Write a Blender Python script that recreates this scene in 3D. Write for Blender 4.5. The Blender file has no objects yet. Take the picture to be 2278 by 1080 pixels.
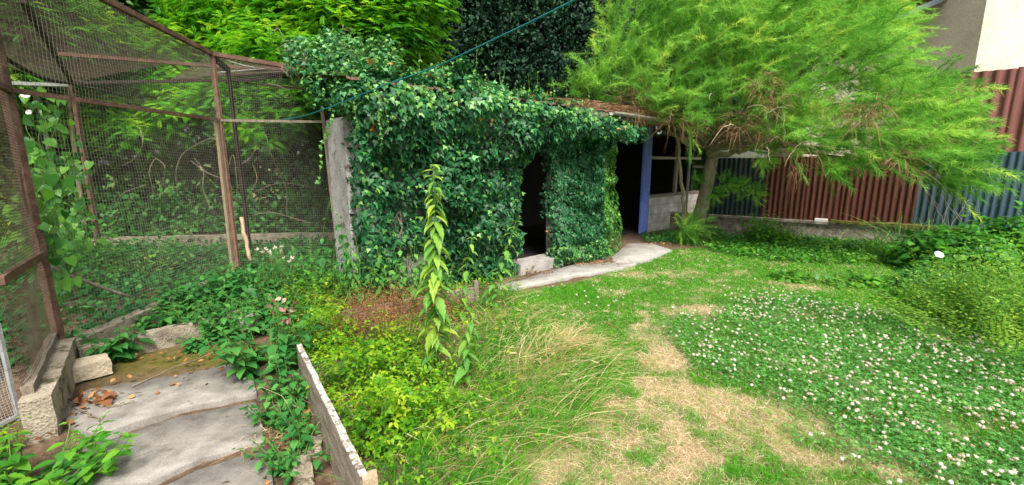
import bpy, math, numpy as np
from mathutils import Vector
R = math.radians
sc = bpy.context.scene
# ------------------------------------------------------------------ camera
EYE = 1.6; PITCH = R(10.4); FPX = 970.0
cam = bpy.data.cameras.new('camera'); camo = bpy.data.objects.new('camera', cam)
sc.collection.objects.link(camo); sc.camera = camo
camo.location = (0, 0, EYE); camo.rotation_euler = (R(90) - PITCH, 0, 0)
cam.sensor_width = 36; cam.lens = 36 * FPX / 2278; cam.clip_end = 2000; cam.clip_start = 0.05
# ------------------------------------------------------------------ sky and sun (bright overcast)
SUN_EL, SUN_AZ = R(54), R(162)      # azimuth clockwise from +Y: sun high behind the camera
w = bpy.data.worlds.new('World'); sc.world = w; w.use_nodes = True
nt = w.node_tree; bg = nt.nodes['Background']
sky = nt.nodes.new('ShaderNodeTexSky'); sky.sky_type = 'NISHITA'; sky.sun_disc = False
sky.sun_elevation = SUN_EL; sky.sun_rotation = SUN_AZ; sky.dust_density = 4; sky.air_density = 1.0
hs = nt.nodes.new('ShaderNodeHueSaturation'); hs.inputs['Saturation'].default_value = 0.12
nt.links.new(sky.outputs[0], hs.inputs['Color']); nt.links.new(hs.outputs[0], bg.inputs[0])
bg.inputs[1].default_value = 0.10
sl = bpy.data.lights.new('sun', 'SUN'); sl.energy = 2.6; sl.angle = R(20); sl.color = (1, .94, .82)
so = bpy.data.objects.new('sun', sl); sc.collection.objects.link(so)
sd = Vector((math.sin(SUN_AZ) * math.cos(SUN_EL), math.cos(SUN_AZ) * math.cos(SUN_EL), math.sin(SUN_EL)))
so.rotation_euler = sd.to_track_quat('Z', 'Y').to_euler()
sc.view_settings.view_transform = 'Standard'; sc.view_settings.look = 'None'
sc.view_settings.exposure = 1.07; sc.view_settings.gamma = 1
cy = sc.cycles; cy.max_bounces = 6; cy.diffuse_bounces = 3; cy.glossy_bounces = 2; cy.transmission_bounces = 4
cy.transparent_max_bounces = 6; cy.use_denoising = True; cy.sample_clamp_indirect = 4
cy.use_adaptive_sampling = True; cy.adaptive_threshold = 0.015
# ------------------------------------------------------------------ maths
rng = np.random.default_rng(7)
def ray(px, py):
    u = (px - 1139) / FPX; v = (540 - py) / FPX
    return np.array([u, math.cos(PITCH) + v * math.sin(PITCH), -math.sin(PITCH) + v * math.cos(PITCH)])
def onz(px, py, z=0.0):
    d = ray(px, py); t = (z - EYE) / d[2]; return np.array([d[0] * t, d[1] * t, z])
def ony(px, py, Y):
    d = ray(px, py); t = Y / d[1]; return np.array([d[0] * t, Y, EYE + d[2] * t])
def xy(poly, z=0.0): return np.array([onz(a, b, z)[:2] for a, b in poly])
def hsh(ix, iy, iz, seed):
    with np.errstate(over='ignore'):
        n = (ix.astype(np.uint64) * np.uint64(374761393) + iy.astype(np.uint64) * np.uint64(668265263)
             + iz.astype(np.uint64) * np.uint64(2147483647) + np.uint64(seed * 974711 + 12345))
        n = (n ^ (n >> np.uint64(13))) * np.uint64(1274126177); n = n ^ (n >> np.uint64(16))
    return (n & np.uint64(0xffff)).astype(float) / 65535.0
def noise(p, s=1.0, seed=0):
    p = np.asarray(p, float) * s + 1000.0
    if p.shape[-1] == 2: p = np.concatenate([p, np.zeros(p.shape[:-1] + (1,))], -1)
    i = np.floor(p).astype(np.int64); f = p - i; f = f * f * (3 - 2 * f); r = 0
    for a in (0, 1):
        for b in (0, 1):
            for c in (0, 1):
                wgt = (f[..., 0] if a else 1 - f[..., 0]) * (f[..., 1] if b else 1 - f[..., 1]) * (f[..., 2] if c else 1 - f[..., 2])
                r = r + wgt * hsh(i[..., 0] + a, i[..., 1] + b, i[..., 2] + c, seed)
    return r
def fbm(p, s=1.0, seed=0, o=3): return sum(noise(p, s * 2 ** k, seed + k) * .5 ** k for k in range(o)) / (2 - .5 ** (o - 1))
def inpoly(P, poly):
    x, y = P[:, 0], P[:, 1]; c = np.zeros(len(P), bool); n = len(poly); j = n - 1
    for i in range(n):
        xi, yi = poly[i]; xj, yj = poly[j]
        c ^= ((yi > y) != (yj > y)) & (x < (xj - xi) * (y - yi) / (yj - yi + 1e-12) + xi); j = i
    return c
def unit(a): return a / (np.linalg.norm(a, axis=-1, keepdims=True) + 1e-9)
def rdir(n, r=rng): return unit(r.normal(size=(n, 3)))
# ------------------------------------------------------------------ mesh builder (all triangles)
class B:
    def __init__(s): s.V = []; s.F = []; s.A = []; s.n = 0
    def add(s, V, F, v=0.5):
        V = np.asarray(V, float).reshape(-1, 3); F = np.asarray(F, np.int64)
        if len(V) == 0 or len(F) == 0: return s
        if F.shape[1] == 4: F = np.concatenate([F[:, [0, 1, 2]], F[:, [0, 2, 3]]])
        s.V.append(V); s.F.append(F + s.n); s.A.append(np.broadcast_to(np.asarray(v, float), (len(V),)).copy()); s.n += len(V); return s
    def scat(s, proto, P, N, T, S, v):
        """copies of proto (x side, y tip, z normal) at P with normal N and tip T, size S"""
        pv, pf = proto; P = np.asarray(P, float); n = len(P)
        if n == 0: return s
        T = unit(np.broadcast_to(T, (n, 3)).astype(float)); N = np.broadcast_to(N, (n, 3)).astype(float)
        X = unit(np.cross(T, N)); N = np.cross(X, T)
        S = np.broadcast_to(np.asarray(S, float), (n,))
        M = np.stack([X, T, N], 1)
        V = np.einsum('kc,ncd->nkd', pv, M) * S[:, None, None] + P[:, None, :]
        k = len(pv); F = (pf[None] + (np.arange(n) * k)[:, None, None]).reshape(-1, pf.shape[1])
        return s.add(V.reshape(-1, 3), F, np.repeat(np.broadcast_to(v, (n,)), k))
    def box(s, c, size, rz=0, v=.5, seg=(1, 1, 1), jit=0, seed=0, ax=None):
        """box of size about c; ax = 3 axis vectors or rz; subdivided and roughened by jit"""
        V = []; F = []; sx, sy, sz = size
        if ax is None: ax = np.array([[math.cos(rz), math.sin(rz), 0], [-math.sin(rz), math.cos(rz), 0], [0, 0, 1]])
        ax = np.asarray(ax, float)
        for a, b, d in ((0, 1, 2), (1, 2, 0), (2, 0, 1)):
            for sg in (-1, 1):
                na, nb = seg[a], seg[b]; ga, gb = np.meshgrid(np.linspace(-.5, .5, na + 1), np.linspace(-.5, .5, nb + 1), indexing='ij')
                q = np.zeros((ga.size, 3)); q[:, a] = ga.ravel(); q[:, b] = gb.ravel(); q[:, d] = sg * .5
                idx = np.arange(ga.size).reshape(na + 1, nb + 1)
                f = np.stack([idx[:-1, :-1], idx[1:, :-1], idx[1:, 1:], idx[:-1, 1:]], -1).reshape(-1, 4)
                if sg < 0: f = f[:, ::-1]
                F.append(f + sum(len(x) for x in V)); V.append(q)
        V = np.concatenate(V) * np.array([sx, sy, sz]); V = V @ ax + np.asarray(c, float)
        if jit:
            for k in range(3): V[:, k] += (fbm(V, 9, seed + 10 * k) - .5) * 2 * jit + (fbm(V, 40, seed + 10 * k + 5) - .5) * jit
        return s.add(V, np.concatenate(F), v)
    def beam(s, a, b, wd, th, v=.5, seg=1, jit=0, up=(0, 0, 1)):
        a = np.asarray(a, float); b = np.asarray(b, float); d = b - a; L = np.linalg.norm(d); d = d / L
        x = np.cross(d, up); x = x / (np.linalg.norm(x) + 1e-9); y = np.cross(x, d)
        return s.box((a + b) / 2, (L, wd, th), ax=[d, x, y], v=v, seg=(seg, 1, 1), jit=jit)
    def tube(s, P, r, n=6, v=.5):
        P = np.asarray(P, float); m = len(P); r = np.broadcast_to(np.asarray(r, float), (m,))
        T = unit(np.gradient(P, axis=0)); ref = np.array([0, 0, 1.]) if abs(T[:, 2]).mean() < .8 else np.array([1., 0, 0])
        X = unit(np.cross(T, ref)); Y = np.cross(T, X); a = np.arange(n) * 2 * math.pi / n
        V = P[:, None] + r[:, None, None] * (np.cos(a)[None, :, None] * X[:, None] + np.sin(a)[None, :, None] * Y[:, None])
        idx = np.arange(m * n).reshape(m, n); nx = np.roll(idx, -1, 1)
        F = np.stack([idx[:-1], nx[:-1], nx[1:], idx[1:]], -1).reshape(-1, 4)
        s.add(V.reshape(-1, 3), F, v)
        if n >= 4:
            c = [[s.n - m * n + 0, s.n - m * n + k + 1, s.n - m * n + k] for k in range(1, n - 1)] + [[s.n - n, s.n - n + k, s.n - n + k + 1] for k in range(1, n - 1)]
            s.F.append(np.array(c))
        return s
    def strands(s, P, W, v):
        """P (n,k,3) curves as tapering flat ribbons of width W (n,)"""
        n, k, _ = P.shape
        if n == 0: return s
        T = unit(np.gradient(P, axis=1)); side = unit(np.cross(T, unit(rng.normal(size=(n, 1, 3)))))
        tp = np.linspace(1, .12, k)[None, :, None] * np.asarray(W).reshape(-1, 1, 1) * .5
        V = np.stack([P - side * tp, P + side * tp], 2).reshape(n, k * 2, 3)
        j = np.arange(k - 1) * 2; f = np.stack([j, j + 1, j + 3, j + 2], -1)
        F = (f[None] + (np.arange(n) * 2 * k)[:, None, None]).reshape(-1, 4)
        return s.add(V.reshape(-1, 3), F, np.repeat(np.broadcast_to(v, (n,)), 2 * k))
    def make(s, name, m, parent=None, smooth=False, **tags):
        V = np.concatenate(s.V); F = np.concatenate(s.F); A = np.concatenate(s.A)
        if parent is not None: V = V - np.array(WL[parent.name])
        me = bpy.data.meshes.new(name); me.vertices.add(len(V)); me.vertices.foreach_set('co', V.astype(np.float32).ravel())
        me.loops.add(F.size); me.loops.foreach_set('vertex_index', F.astype(np.int32).ravel())
        me.polygons.add(len(F)); me.polygons.foreach_set('loop_start', np.arange(0, F.size, 3, dtype=np.int32))
        me.update(calc_edges=True); at = me.attributes.new('v', 'FLOAT', 'POINT'); at.data.foreach_set('value', A.astype(np.float32))
        if smooth: me.polygons.foreach_set('use_smooth', np.ones(len(F), bool))
        me.materials.append(m); o = bpy.data.objects.new(name, me); sc.collection.objects.link(o)
        if parent is not None: o.parent = parent
        WL[o.name] = WL[parent.name] if parent is not None else (0, 0, 0)
        for k, x in tags.items(): o[k] = x
        return o
WL = {}
def thing(name, label, cat, loc=(0, 0, 0), group=None):
    o = bpy.data.objects.new(name, None); sc.collection.objects.link(o); o.location = tuple(float(c) for c in loc); o.empty_display_size = .1
    WL[o.name] = tuple(float(c) for c in loc); o['label'] = label; o['category'] = cat
    if group: o['group'] = group
    return o
# ------------------------------------------------------------------ materials
def _mat(name):
    m = bpy.data.materials.new(name); m.use_nodes = True; t = m.node_tree; return m, t, t.nodes, t.links, t.nodes['Principled BSDF']
def ramp(N, cols):
    r = N.new('ShaderNodeValToRGB'); cr = r.color_ramp
    while len(cr.elements) < len(cols): cr.elements.new(.5)
    for i, c in enumerate(cols):
        if len(c) == 4: p, c = c[0], c[1:]
        else: p = i / (len(cols) - 1)
        cr.elements[i].position = p; cr.elements[i].color = (*c, 1)
    return r
def leafmat(name, cols, rough=.5, tr=.35, spec=.4, nscale=3, namt=.35):
    m, t, N, L, P = _mat(name)
    a = N.new('ShaderNodeAttribute'); a.attribute_name = 'v'
    g = N.new('ShaderNodeTexCoord'); no = N.new('ShaderNodeTexNoise'); no.inputs['Scale'].default_value = nscale; L.new(g.outputs['Object'], no.inputs['Vector'])
    mr = N.new('ShaderNodeMapRange'); mr.inputs[1].default_value = .3; mr.inputs[2].default_value = .7; mr.inputs[3].default_value = -namt; mr.inputs[4].default_value = namt
    L.new(no.outputs[0], mr.inputs[0]); ad = N.new('ShaderNodeMath'); ad.use_clamp = True; L.new(a.outputs['Fac'], ad.inputs[0]); L.new(mr.outputs[0], ad.inputs[1])
    r = ramp(N, cols); L.new(ad.outputs[0], r.inputs[0]); L.new(r.outputs[0], P.inputs['Base Color'])
    P.inputs['Roughness'].default_value = rough; P.inputs['Specular IOR Level'].default_value = spec
    tb = N.new('ShaderNodeBsdfTranslucent'); hs = N.new('ShaderNodeHueSaturation'); hs.inputs['Value'].default_value = 1.35; hs.inputs['Hue'].default_value = .485
    L.new(r.outputs[0], hs.inputs['Color']); L.new(hs.outputs[0], tb.inputs['Color'])
    mx = N.new('ShaderNodeMixShader'); mx.inputs[0].default_value = tr; L.new(P.outputs[0], mx.inputs[1]); L.new(tb.outputs[0], mx.inputs[2])
    L.new(mx.outputs[0], N['Material Output'].inputs[0]); return m
def rockmat(name, cols, scale=6, rough=.9, bump=.4, stretch=(1, 1, 1), spots=None, detail=8, fine=60, metal=0, spec=.3, moss=None, rot=0, mossz=None):
    m, t, N, L, P = _mat(name)
    g = N.new('ShaderNodeTexCoord'); mp = N.new('ShaderNodeMapping'); mp.inputs['Scale'].default_value = stretch; mp.inputs['Rotation'].default_value = (0, 0, rot); L.new(g.outputs['Object'], mp.inputs[0])
    no = N.new('ShaderNodeTexNoise'); no.inputs['Scale'].default_value = scale; no.inputs['Detail'].default_value = detail; no.inputs['Roughness'].default_value = .65; L.new(mp.outputs[0], no.inputs['Vector'])
    r = ramp(N, cols); mr = N.new('ShaderNodeMapRange'); mr.inputs[1].default_value = .3; mr.inputs[2].default_value = .7; L.new(no.outputs[0], mr.inputs[0]); L.new(mr.outputs[0], r.inputs[0]); out = r.outputs[0]
    nf = N.new('ShaderNodeTexNoise'); nf.inputs['Scale'].default_value = fine; nf.inputs['Detail'].default_value = 4; L.new(mp.outputs[0], nf.inputs['Vector'])
    mf = N.new('ShaderNodeMix'); mf.data_type = 'RGBA'; mf.blend_type = 'OVERLAY'; mf.inputs[0].default_value = .55
    L.new(out, mf.inputs[6]); L.new(nf.outputs[0], mf.inputs[7]); out = mf.outputs[2]
    if moss:
        n2 = N.new('ShaderNodeTexNoise'); n2.inputs['Scale'].default_value = moss[1]; n2.inputs['Detail'].default_value = 7; n2.inputs['Roughness'].default_value = .7; L.new(g.outputs['Object'], n2.inputs['Vector'])
        m2 = N.new('ShaderNodeMapRange'); m2.inputs[1].default_value = moss[2]; m2.inputs[2].default_value = moss[2] + .08; L.new(n2.outputs[0], m2.inputs[0])
        mm = N.new('ShaderNodeMix'); mm.data_type = 'RGBA'; L.new(m2.outputs[0], mm.inputs[0]); L.new(out, mm.inputs[6]); mm.inputs[7].default_value = (*moss[0], 1); out = mm.outputs[2]
    L.new(out, P.inputs['Base Color']); P.inputs['Roughness'].default_value = rough; P.inputs['Metallic'].default_value = metal; P.inputs['Specular IOR Level'].default_value = spec
    bp = N.new('ShaderNodeBump'); bp.inputs['Strength'].default_value = bump; bp.inputs['Distance'].default_value = .02; ad = N.new('ShaderNodeMath'); L.new(no.outputs[0], ad.inputs[0]); L.new(nf.outputs[0], ad.inputs[1])
    L.new(ad.outputs[0], bp.inputs['Height']); L.new(bp.outputs[0], P.inputs['Normal']); return m
G = {}
G['lawn'] = leafmat('lawn_blades', [(0, .04, .25, .008), (.45, .10, .43, .012), (.64, .22, .50, .03), (.74, .50, .40, .20), (1, .92, .74, .56)], .5, .35, .35, 1.5, .05)
G['clover'] = leafmat('clover_leaf', [(.05, .20, .04), (.10, .34, .07), (.22, .48, .11)], .5, .3, .25, 3, .25)
G['petal'] = leafmat('clover_petal', [(.42, .30, .18), (.72, .62, .50), (.84, .78, .68), (.88, .84, .77)], .8, .2, .1, 8, .2)
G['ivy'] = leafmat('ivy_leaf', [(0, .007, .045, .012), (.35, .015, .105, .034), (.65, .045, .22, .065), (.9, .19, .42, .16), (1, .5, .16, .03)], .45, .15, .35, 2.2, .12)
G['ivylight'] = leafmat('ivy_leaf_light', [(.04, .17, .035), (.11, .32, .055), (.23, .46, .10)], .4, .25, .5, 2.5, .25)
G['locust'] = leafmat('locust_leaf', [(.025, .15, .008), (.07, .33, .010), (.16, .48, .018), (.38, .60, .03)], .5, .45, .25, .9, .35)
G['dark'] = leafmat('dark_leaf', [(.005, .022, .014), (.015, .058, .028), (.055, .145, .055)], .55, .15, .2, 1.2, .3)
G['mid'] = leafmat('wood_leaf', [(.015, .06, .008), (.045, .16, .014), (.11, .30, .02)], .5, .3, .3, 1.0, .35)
G['tam'] = leafmat('tamarisk_needle', [(.05, .21, .03), (.17, .45, .06), (.35, .66, .12), (.60, .74, .12)], .6, .4, .15, 1.1, .22)
G['deadtwig'] = leafmat('dead_twig', [(.12, .07, .045), (.30, .17, .09), (.42, .27, .15)], .9, .1, .1, 3, .3)
G['nettle'] = leafmat('nettle_leaf', [(.03, .13, .03), (.07, .24, .045), (.17, .40, .07), (.34, .48, .06)], .55, .35, .3, 3, .15)
G['weed'] = leafmat('weed_leaf', [(.02, .11, .025), (.04, .20, .04), (.10, .32, .06)], .5, .3, .35, 3, .25)
G['bramble'] = leafmat('bramble_leaf', [(.03, .14, .012), (.10, .30, .012), (.26, .46, .02), (.50, .58, .03)], .5, .4, .3, 2.5, .3)
G['bind'] = leafmat('bindweed_leaf', [(.03, .15, .02), (.06, .26, .025), (.16, .40, .03)], .45, .35, .4, 2, .25)
G['shrub'] = leafmat('shrub_leaf', [(.04, .15, .02), (.11, .30, .03), (.30, .50, .05)], .5, .35, .3, 2.5, .3)
G['straw'] = leafmat('straw', [(.28, .20, .08), (.60, .46, .22), (.86, .72, .44)], .7, .3, .2, 3, .2)
G['seed'] = leafmat('seed_head', [(.14, .06, .03), (.26, .11, .05), (.38, .20, .10)], .9, .1, .1, 3, .3)
G['litter'] = leafmat('litter_leaf', [(.12, .05, .02), (.30, .14, .05), (.48, .27, .11)], .8, .1, .2, 4, .3)
G['stem'] = leafmat('green_stem', [(.04, .12, .02), (.12, .22, .04), (.30, .33, .10)], .6, .1, .3, 3, .2)
G['white'] = leafmat('white_petal', [(.8, .8, .8), (.85, .85, .85)], .6, .2, .2)
G['pink'] = leafmat('pink_leaf', [(.26, .10, .09), (.42, .20, .19), (.5, .36, .28)], .7, .2, .2)
G['bark'] = rockmat('bark', [(.20, .17, .11), (.46, .40, .26)], 10, stretch=(1, 1, .25), bump=.9, moss=((.20, .24, .06), 7, .55))
G['barkdark'] = rockmat('bark_dark', [(.035, .025, .02), (.09, .06, .045)], 8, stretch=(1, 1, .25), bump=.9)
G['twig'] = rockmat('twig', [(.16, .13, .09), (.30, .26, .18)], 20)
G['greytwig'] = rockmat('pale_twig', [(.30, .28, .22), (.45, .42, .35)], 20)
G['path'] = rockmat('path_concrete', [(.14, .128, .115), (.245, .225, .205), (.34, .315, .29)], 7, fine=130, bump=.22, moss=((.10, .09, .05), 9, .62))
G['path2'] = rockmat('shed_path_concrete', [(.24, .22, .20), (.36, .34, .32), (.43, .41, .39)], 3, fine=70, bump=.25, moss=((.14, .10, .07), 4, .62))
G['kerb'] = rockmat('mossy_concrete', [(.16, .13, .10), (.34, .29, .22), (.42, .37, .29)], 6, fine=70, bump=.8, moss=((.05, .055, .02), 5, .55))
G['oldwall'] = rockmat('old_wall', [(.10, .085, .065), (.26, .22, .18), (.42, .38, .33)], 9, fine=45, bump=1.0, moss=((.04, .05, .02), 6, .6))
G['mossy'] = rockmat('moss', [(.035, .045, .01), (.10, .11, .02), (.20, .13, .035)], 9, fine=80, bump=1.0)
G['stone'] = rockmat('pale_stone', [(.46, .38, .27), (.66, .56, .42)], 8, fine=60, bump=.6, moss=((.22, .17, .10), 6, .64))
G['board'] = rockmat('weathered_board', [(.13, .10, .075), (.30, .25, .19), (.44, .40, .34)], 5, stretch=(1, 1, 7), fine=60, bump=.7, rot=.5)
G['whiteboard'] = rockmat('flaking_white_paint', [(.42, .39, .35), (.62, .60, .57)], 12, fine=60, bump=.7, moss=((.20, .16, .12), 18, .50))
G['wood'] = rockmat('grey_wood', [(.16, .13, .10), (.32, .27, .21)], 7, stretch=(6, 6, 1), fine=50, bump=.5)
G['palewood'] = rockmat('pale_wood', [(.38, .27, .16), (.55, .44, .30)], 7, stretch=(6, 6, 1), fine=50, bump=.5)
G['rust'] = rockmat('rusty_steel', [(.06, .038, .028), (.15, .08, .055), (.23, .145, .105)], 9, fine=70, bump=.4, rough=.75, spec=.3)
G['rustpost'] = rockmat('rusty_post', [(.12, .06, .04), (.24, .13, .09), (.32, .21, .16)], 9, fine=70, bump=.4, rough=.75, spec=.3)
G['darksteel'] = rockmat('dark_angle_iron', [(.02, .014, .012), (.06, .04, .033)], 9, fine=70, bump=.3, rough=.7)
G['galv'] = rockmat('galvanised_wire', [(.40, .40, .38), (.60, .60, .57)], 12, rough=.5, bump=.1, spec=.5)
G['wire'] = rockmat('weathered_wire', [(.20, .18, .14), (.36, .34, .29)], 6, rough=.6, bump=.1, spec=.4)
G['rustwire'] = rockmat('rusty_wire', [(.06, .042, .03), (.13, .095, .07)], 6, rough=.7, bump=.1, spec=.3)
G['greypipe'] = rockmat('grey_pipe', [(.26, .27, .27), (.42, .43, .43)], 9, bump=.2, rough=.6)
G['render'] = rockmat('shed_render', [(.26, .24, .23), (.44, .42, .41), (.52, .50, .48)], 3, fine=60, bump=.6, moss=((.13, .115, .09), 5, .58))
G['shaderender'] = rockmat('shed_inside_shade', [(.018, .017, .016), (.04, .037, .034)], 3)  # interior shade put into the colour of inner walls and floor
G['roof'] = rockmat('roof_tile', [(.10, .06, .045), (.22, .13, .09)], 6, bump=.6)
G['gutter'] = rockmat('gutter_plastic', [(.20, .19, .15), (.33, .32, .26)], 4, rough=.6, bump=.2, moss=((.12, .12, .07), 6, .6))
G['blue'] = rockmat('blue_paint', [(.10, .17, .58), (.14, .23, .68), (.24, .31, .70)], 5, stretch=(1, 1, .3), rough=.55, bump=.2, spec=.4, moss=((.20, .18, .20), 9, .56))
G['cord'] = rockmat('teal_cord', [(.01, .16, .19), (.02, .25, .28)], 30, rough=.5, bump=.1)
G['stucco'] = rockmat('cream_stucco', [(.56, .51, .42), (.68, .62, .51), (.76, .71, .60)], 1.2, fine=35, bump=.55)
G['beige'] = rockmat('beige_stucco', [(.50, .42, .34), (.62, .53, .43)], 1.2, fine=35, bump=.25)
G['zinc'] = rockmat('gutter_zinc', [(.10, .12, .14), (.2, .23, .26)], 2, rough=.4, bump=.1)
G['whitesheet'] = rockmat('white_sheet', [(.62, .60, .57), (.74, .72, .70)], 2, rough=.6, bump=.2)
def blockmat():
    m, t, N, L, P = _mat('breeze_block'); g = N.new('ShaderNodeTexCoord'); mp = N.new('ShaderNodeMapping'); L.new(g.outputs['Object'], mp.inputs[0])
    mp.inputs['Rotation'].default_value = (R(90), 0, -DANG) if False else (0, 0, 0)
    at = N.new('ShaderNodeSeparateXYZ'); L.new(g.outputs['Object'], at.inputs[0])
    dx = N.new('ShaderNodeMath'); dx.operation = 'MULTIPLY'; dx.inputs[1].default_value = 1.34; L.new(at.outputs[0], dx.inputs[0])
    cb = N.new('ShaderNodeCombineXYZ'); L.new(dx.outputs[0], cb.inputs[0]); L.new(at.outputs[2], cb.inputs[1])
    b = N.new('ShaderNodeTexBrick'); b.inputs['Scale'].default_value = 1; b.inputs['Brick Width'].default_value = .42; b.inputs['Row Height'].default_value = .205; b.inputs['Mortar Size'].default_value = .008
    b.inputs['Color1'].default_value = (.46, .44, .40, 1); b.inputs['Color2'].default_value = (.56, .54, .49, 1); b.inputs['Mortar'].default_value = (.36, .34, .3, 1); L.new(cb.outputs[0], b.inputs['Vector'])
    no = N.new('ShaderNodeTexNoise'); no.inputs['Scale'].default_value = 5; no.inputs['Detail'].default_value = 9; L.new(g.outputs['Object'], no.inputs['Vector'])
    mx = N.new('ShaderNodeMix'); mx.data_type = 'RGBA'; mx.blend_type = 'OVERLAY'; mx.inputs[0].default_value = .8; L.new(b.outputs[0], mx.inputs[6]); L.new(no.outputs[0], mx.inputs[7]); L.new(mx.outputs[2], P.inputs['Base Color'])
    bp = N.new('ShaderNodeBump'); bp.inputs['Strength'].default_value = .5; bp.inputs['Distance'].default_value = .01; L.new(b.outputs['Fac'], bp.inputs['Height']); bp.invert = True; L.new(bp.outputs[0], P.inputs['Normal']); P.inputs['Roughness'].default_value = .95
    return m
G['block'] = blockmat()
def sheetmat(name, c0, c1, dirt, rough=.45):
    """painted corrugated steel, rain streaks run down it"""
    m, t, N, L, P = _mat(name); g = N.new('ShaderNodeTexCoord'); mp = N.new('ShaderNodeMapping'); mp.inputs['Scale'].default_value = (9, 9, .7); L.new(g.outputs['Object'], mp.inputs[0])
    no = N.new('ShaderNodeTexNoise'); no.inputs['Scale'].default_value = 1.6; no.inputs['Detail'].default_value = 7; no.inputs['Roughness'].default_value = .7; L.new(mp.outputs[0], no.inputs['Vector'])
    r = ramp(N, [(.3, *c0), (.55, *c1), (.75, *dirt)]); L.new(no.outputs[0], r.inputs[0]); L.new(r.outputs[0], P.inputs['Base Color'])
    P.inputs['Roughness'].default_value = rough; P.inputs['Specular IOR Level'].default_value = .5; return m
G['brown'] = sheetmat('brown_sheet', (.055, .016, .010), (.10, .028, .018), (.19, .08, .055))
G['slate'] = sheetmat('slate_blue_sheet', (.022, .042, .055), (.04, .07, .09), (.09, .13, .15))
G['slateblue'] = sheetmat('bright_blue_sheet', (.028, .06, .085), (.05, .095, .13), (.12, .16, .19))
G['pinkbrown'] = sheetmat('faded_brown_sheet', (.17, .06, .05), (.22, .08, .07), (.30, .15, .13))
G['petrol'] = sheetmat('petrol_sheet', (.006, .018, .02), (.010, .028, .032), (.03, .05, .055))
def groundmat():
    m, t, N, L, P = _mat('earth'); g = N.new('ShaderNodeTexCoord')
    def att(n): a = N.new('ShaderNodeAttribute'); a.attribute_name = n; return a.outputs['Fac']
    def nz(s, cols, lo=.3, hi=.7):
        n = N.new('ShaderNodeTexNoise'); n.inputs['Scale'].default_value = s; n.inputs['Detail'].default_value = 9; n.inputs['Roughness'].default_value = .7; L.new(g.outputs['Object'], n.inputs['Vector'])
        q = N.new('ShaderNodeMapRange'); q.inputs[1].default_value = lo; q.inputs[2].default_value = hi; L.new(n.outputs[0], q.inputs[0]); r = ramp(N, cols); L.new(q.outputs[0], r.inputs[0]); return r.outputs[0], n.outputs[0]
    soil, h = nz(18, [(.07, .045, .03), (.15, .10, .065), (.26, .18, .12)])
    dry, h2 = nz(30, [(.20, .13, .08), (.44, .32, .20), (.62, .49, .33)])
    grn, h3 = nz(25, [(.03, .07, .012), (.06, .14, .02), (.16, .19, .06)])
    mos, h4 = nz(14, [(.05, .05, .012), (.13, .12, .025), (.20, .13, .06)])
    o = soil
    for nm, c in (('green', grn), ('dry', dry), ('moss', mos)):
        mx = N.new('ShaderNodeMix'); mx.data_type = 'RGBA'; L.new(att(nm), mx.inputs[0]); L.new(o, mx.inputs[6]); L.new(c, mx.inputs[7]); o = mx.outputs[2]
    L.new(o, P.inputs['Base Color']); P.inputs['Roughness'].default_value = .95; P.inputs['Specular IOR Level'].default_value = .15
    bp = N.new('ShaderNodeBump'); bp.inputs['Strength'].default_value = .8; bp.inputs['Distance'].default_value = .03; L.new(h2, bp.inputs['Height']); L.new(bp.outputs[0], P.inputs['Normal']); return m
# ------------------------------------------------------------------ layout polygons (world metres)
def region(pts): return xy(pts)
LAWN = np.array(list(xy([(1010, 1075), (1080, 900), (1090, 720), (1165, 652), (1290, 625), (1385, 598), (1490, 556), (1640, 548), (1760, 530), (1900, 540), (2120, 560), (2278, 560)])) + [[12, 7.5], [14, -2], [-.3, -2], [-.35, 1.0]])
CLOVER = np.array(list(xy([(1470, 760), (1520, 700), (1600, 668), (1740, 662), (1880, 690), (2030, 725), (2150, 770), (2278, 810)])) + [[6.2, 3.4], [6.0, .8], [2.6, .9]] + list(xy([(2050, 1075), (1900, 1010), (1800, 930), (1700, 880), (1600, 850), (1540, 800)])))
BED = np.array(list(xy([(650, 760), (800, 680), (1060, 640), (1160, 652), (1200, 760), (1370, 820), (1330, 930), (1180, 1075)])) + [[.1, 1.2], [-.4, .9], list(onz(835, 1075)[:2])])
WEEDY = np.array(list(xy([(330, 740), (480, 720), (640, 740), (740, 650), (1060, 630), (1180, 605)])) + [[-1.9, 4.6], [-2.3, 5.4], [-3.6, 5.7], [-3.45, 3.4]])
AVF = np.array([[-3.5, 3.3], [-3.65, 5.7], [-2.4, 5.7], [-2.4, 9.3], [-8.5, 8.2], [-8.5, 2.4], [-5, 1.5]])
def blobs(P, L):
    r = np.zeros(len(P))
    for px, py, rx, ry, a in L:
        c = onz(px, py)[:2]; r += a * np.exp(-(((P[:, 0] - c[0]) / rx) ** 2 + ((P[:, 1] - c[1]) / ry) ** 2))
    return r
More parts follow.
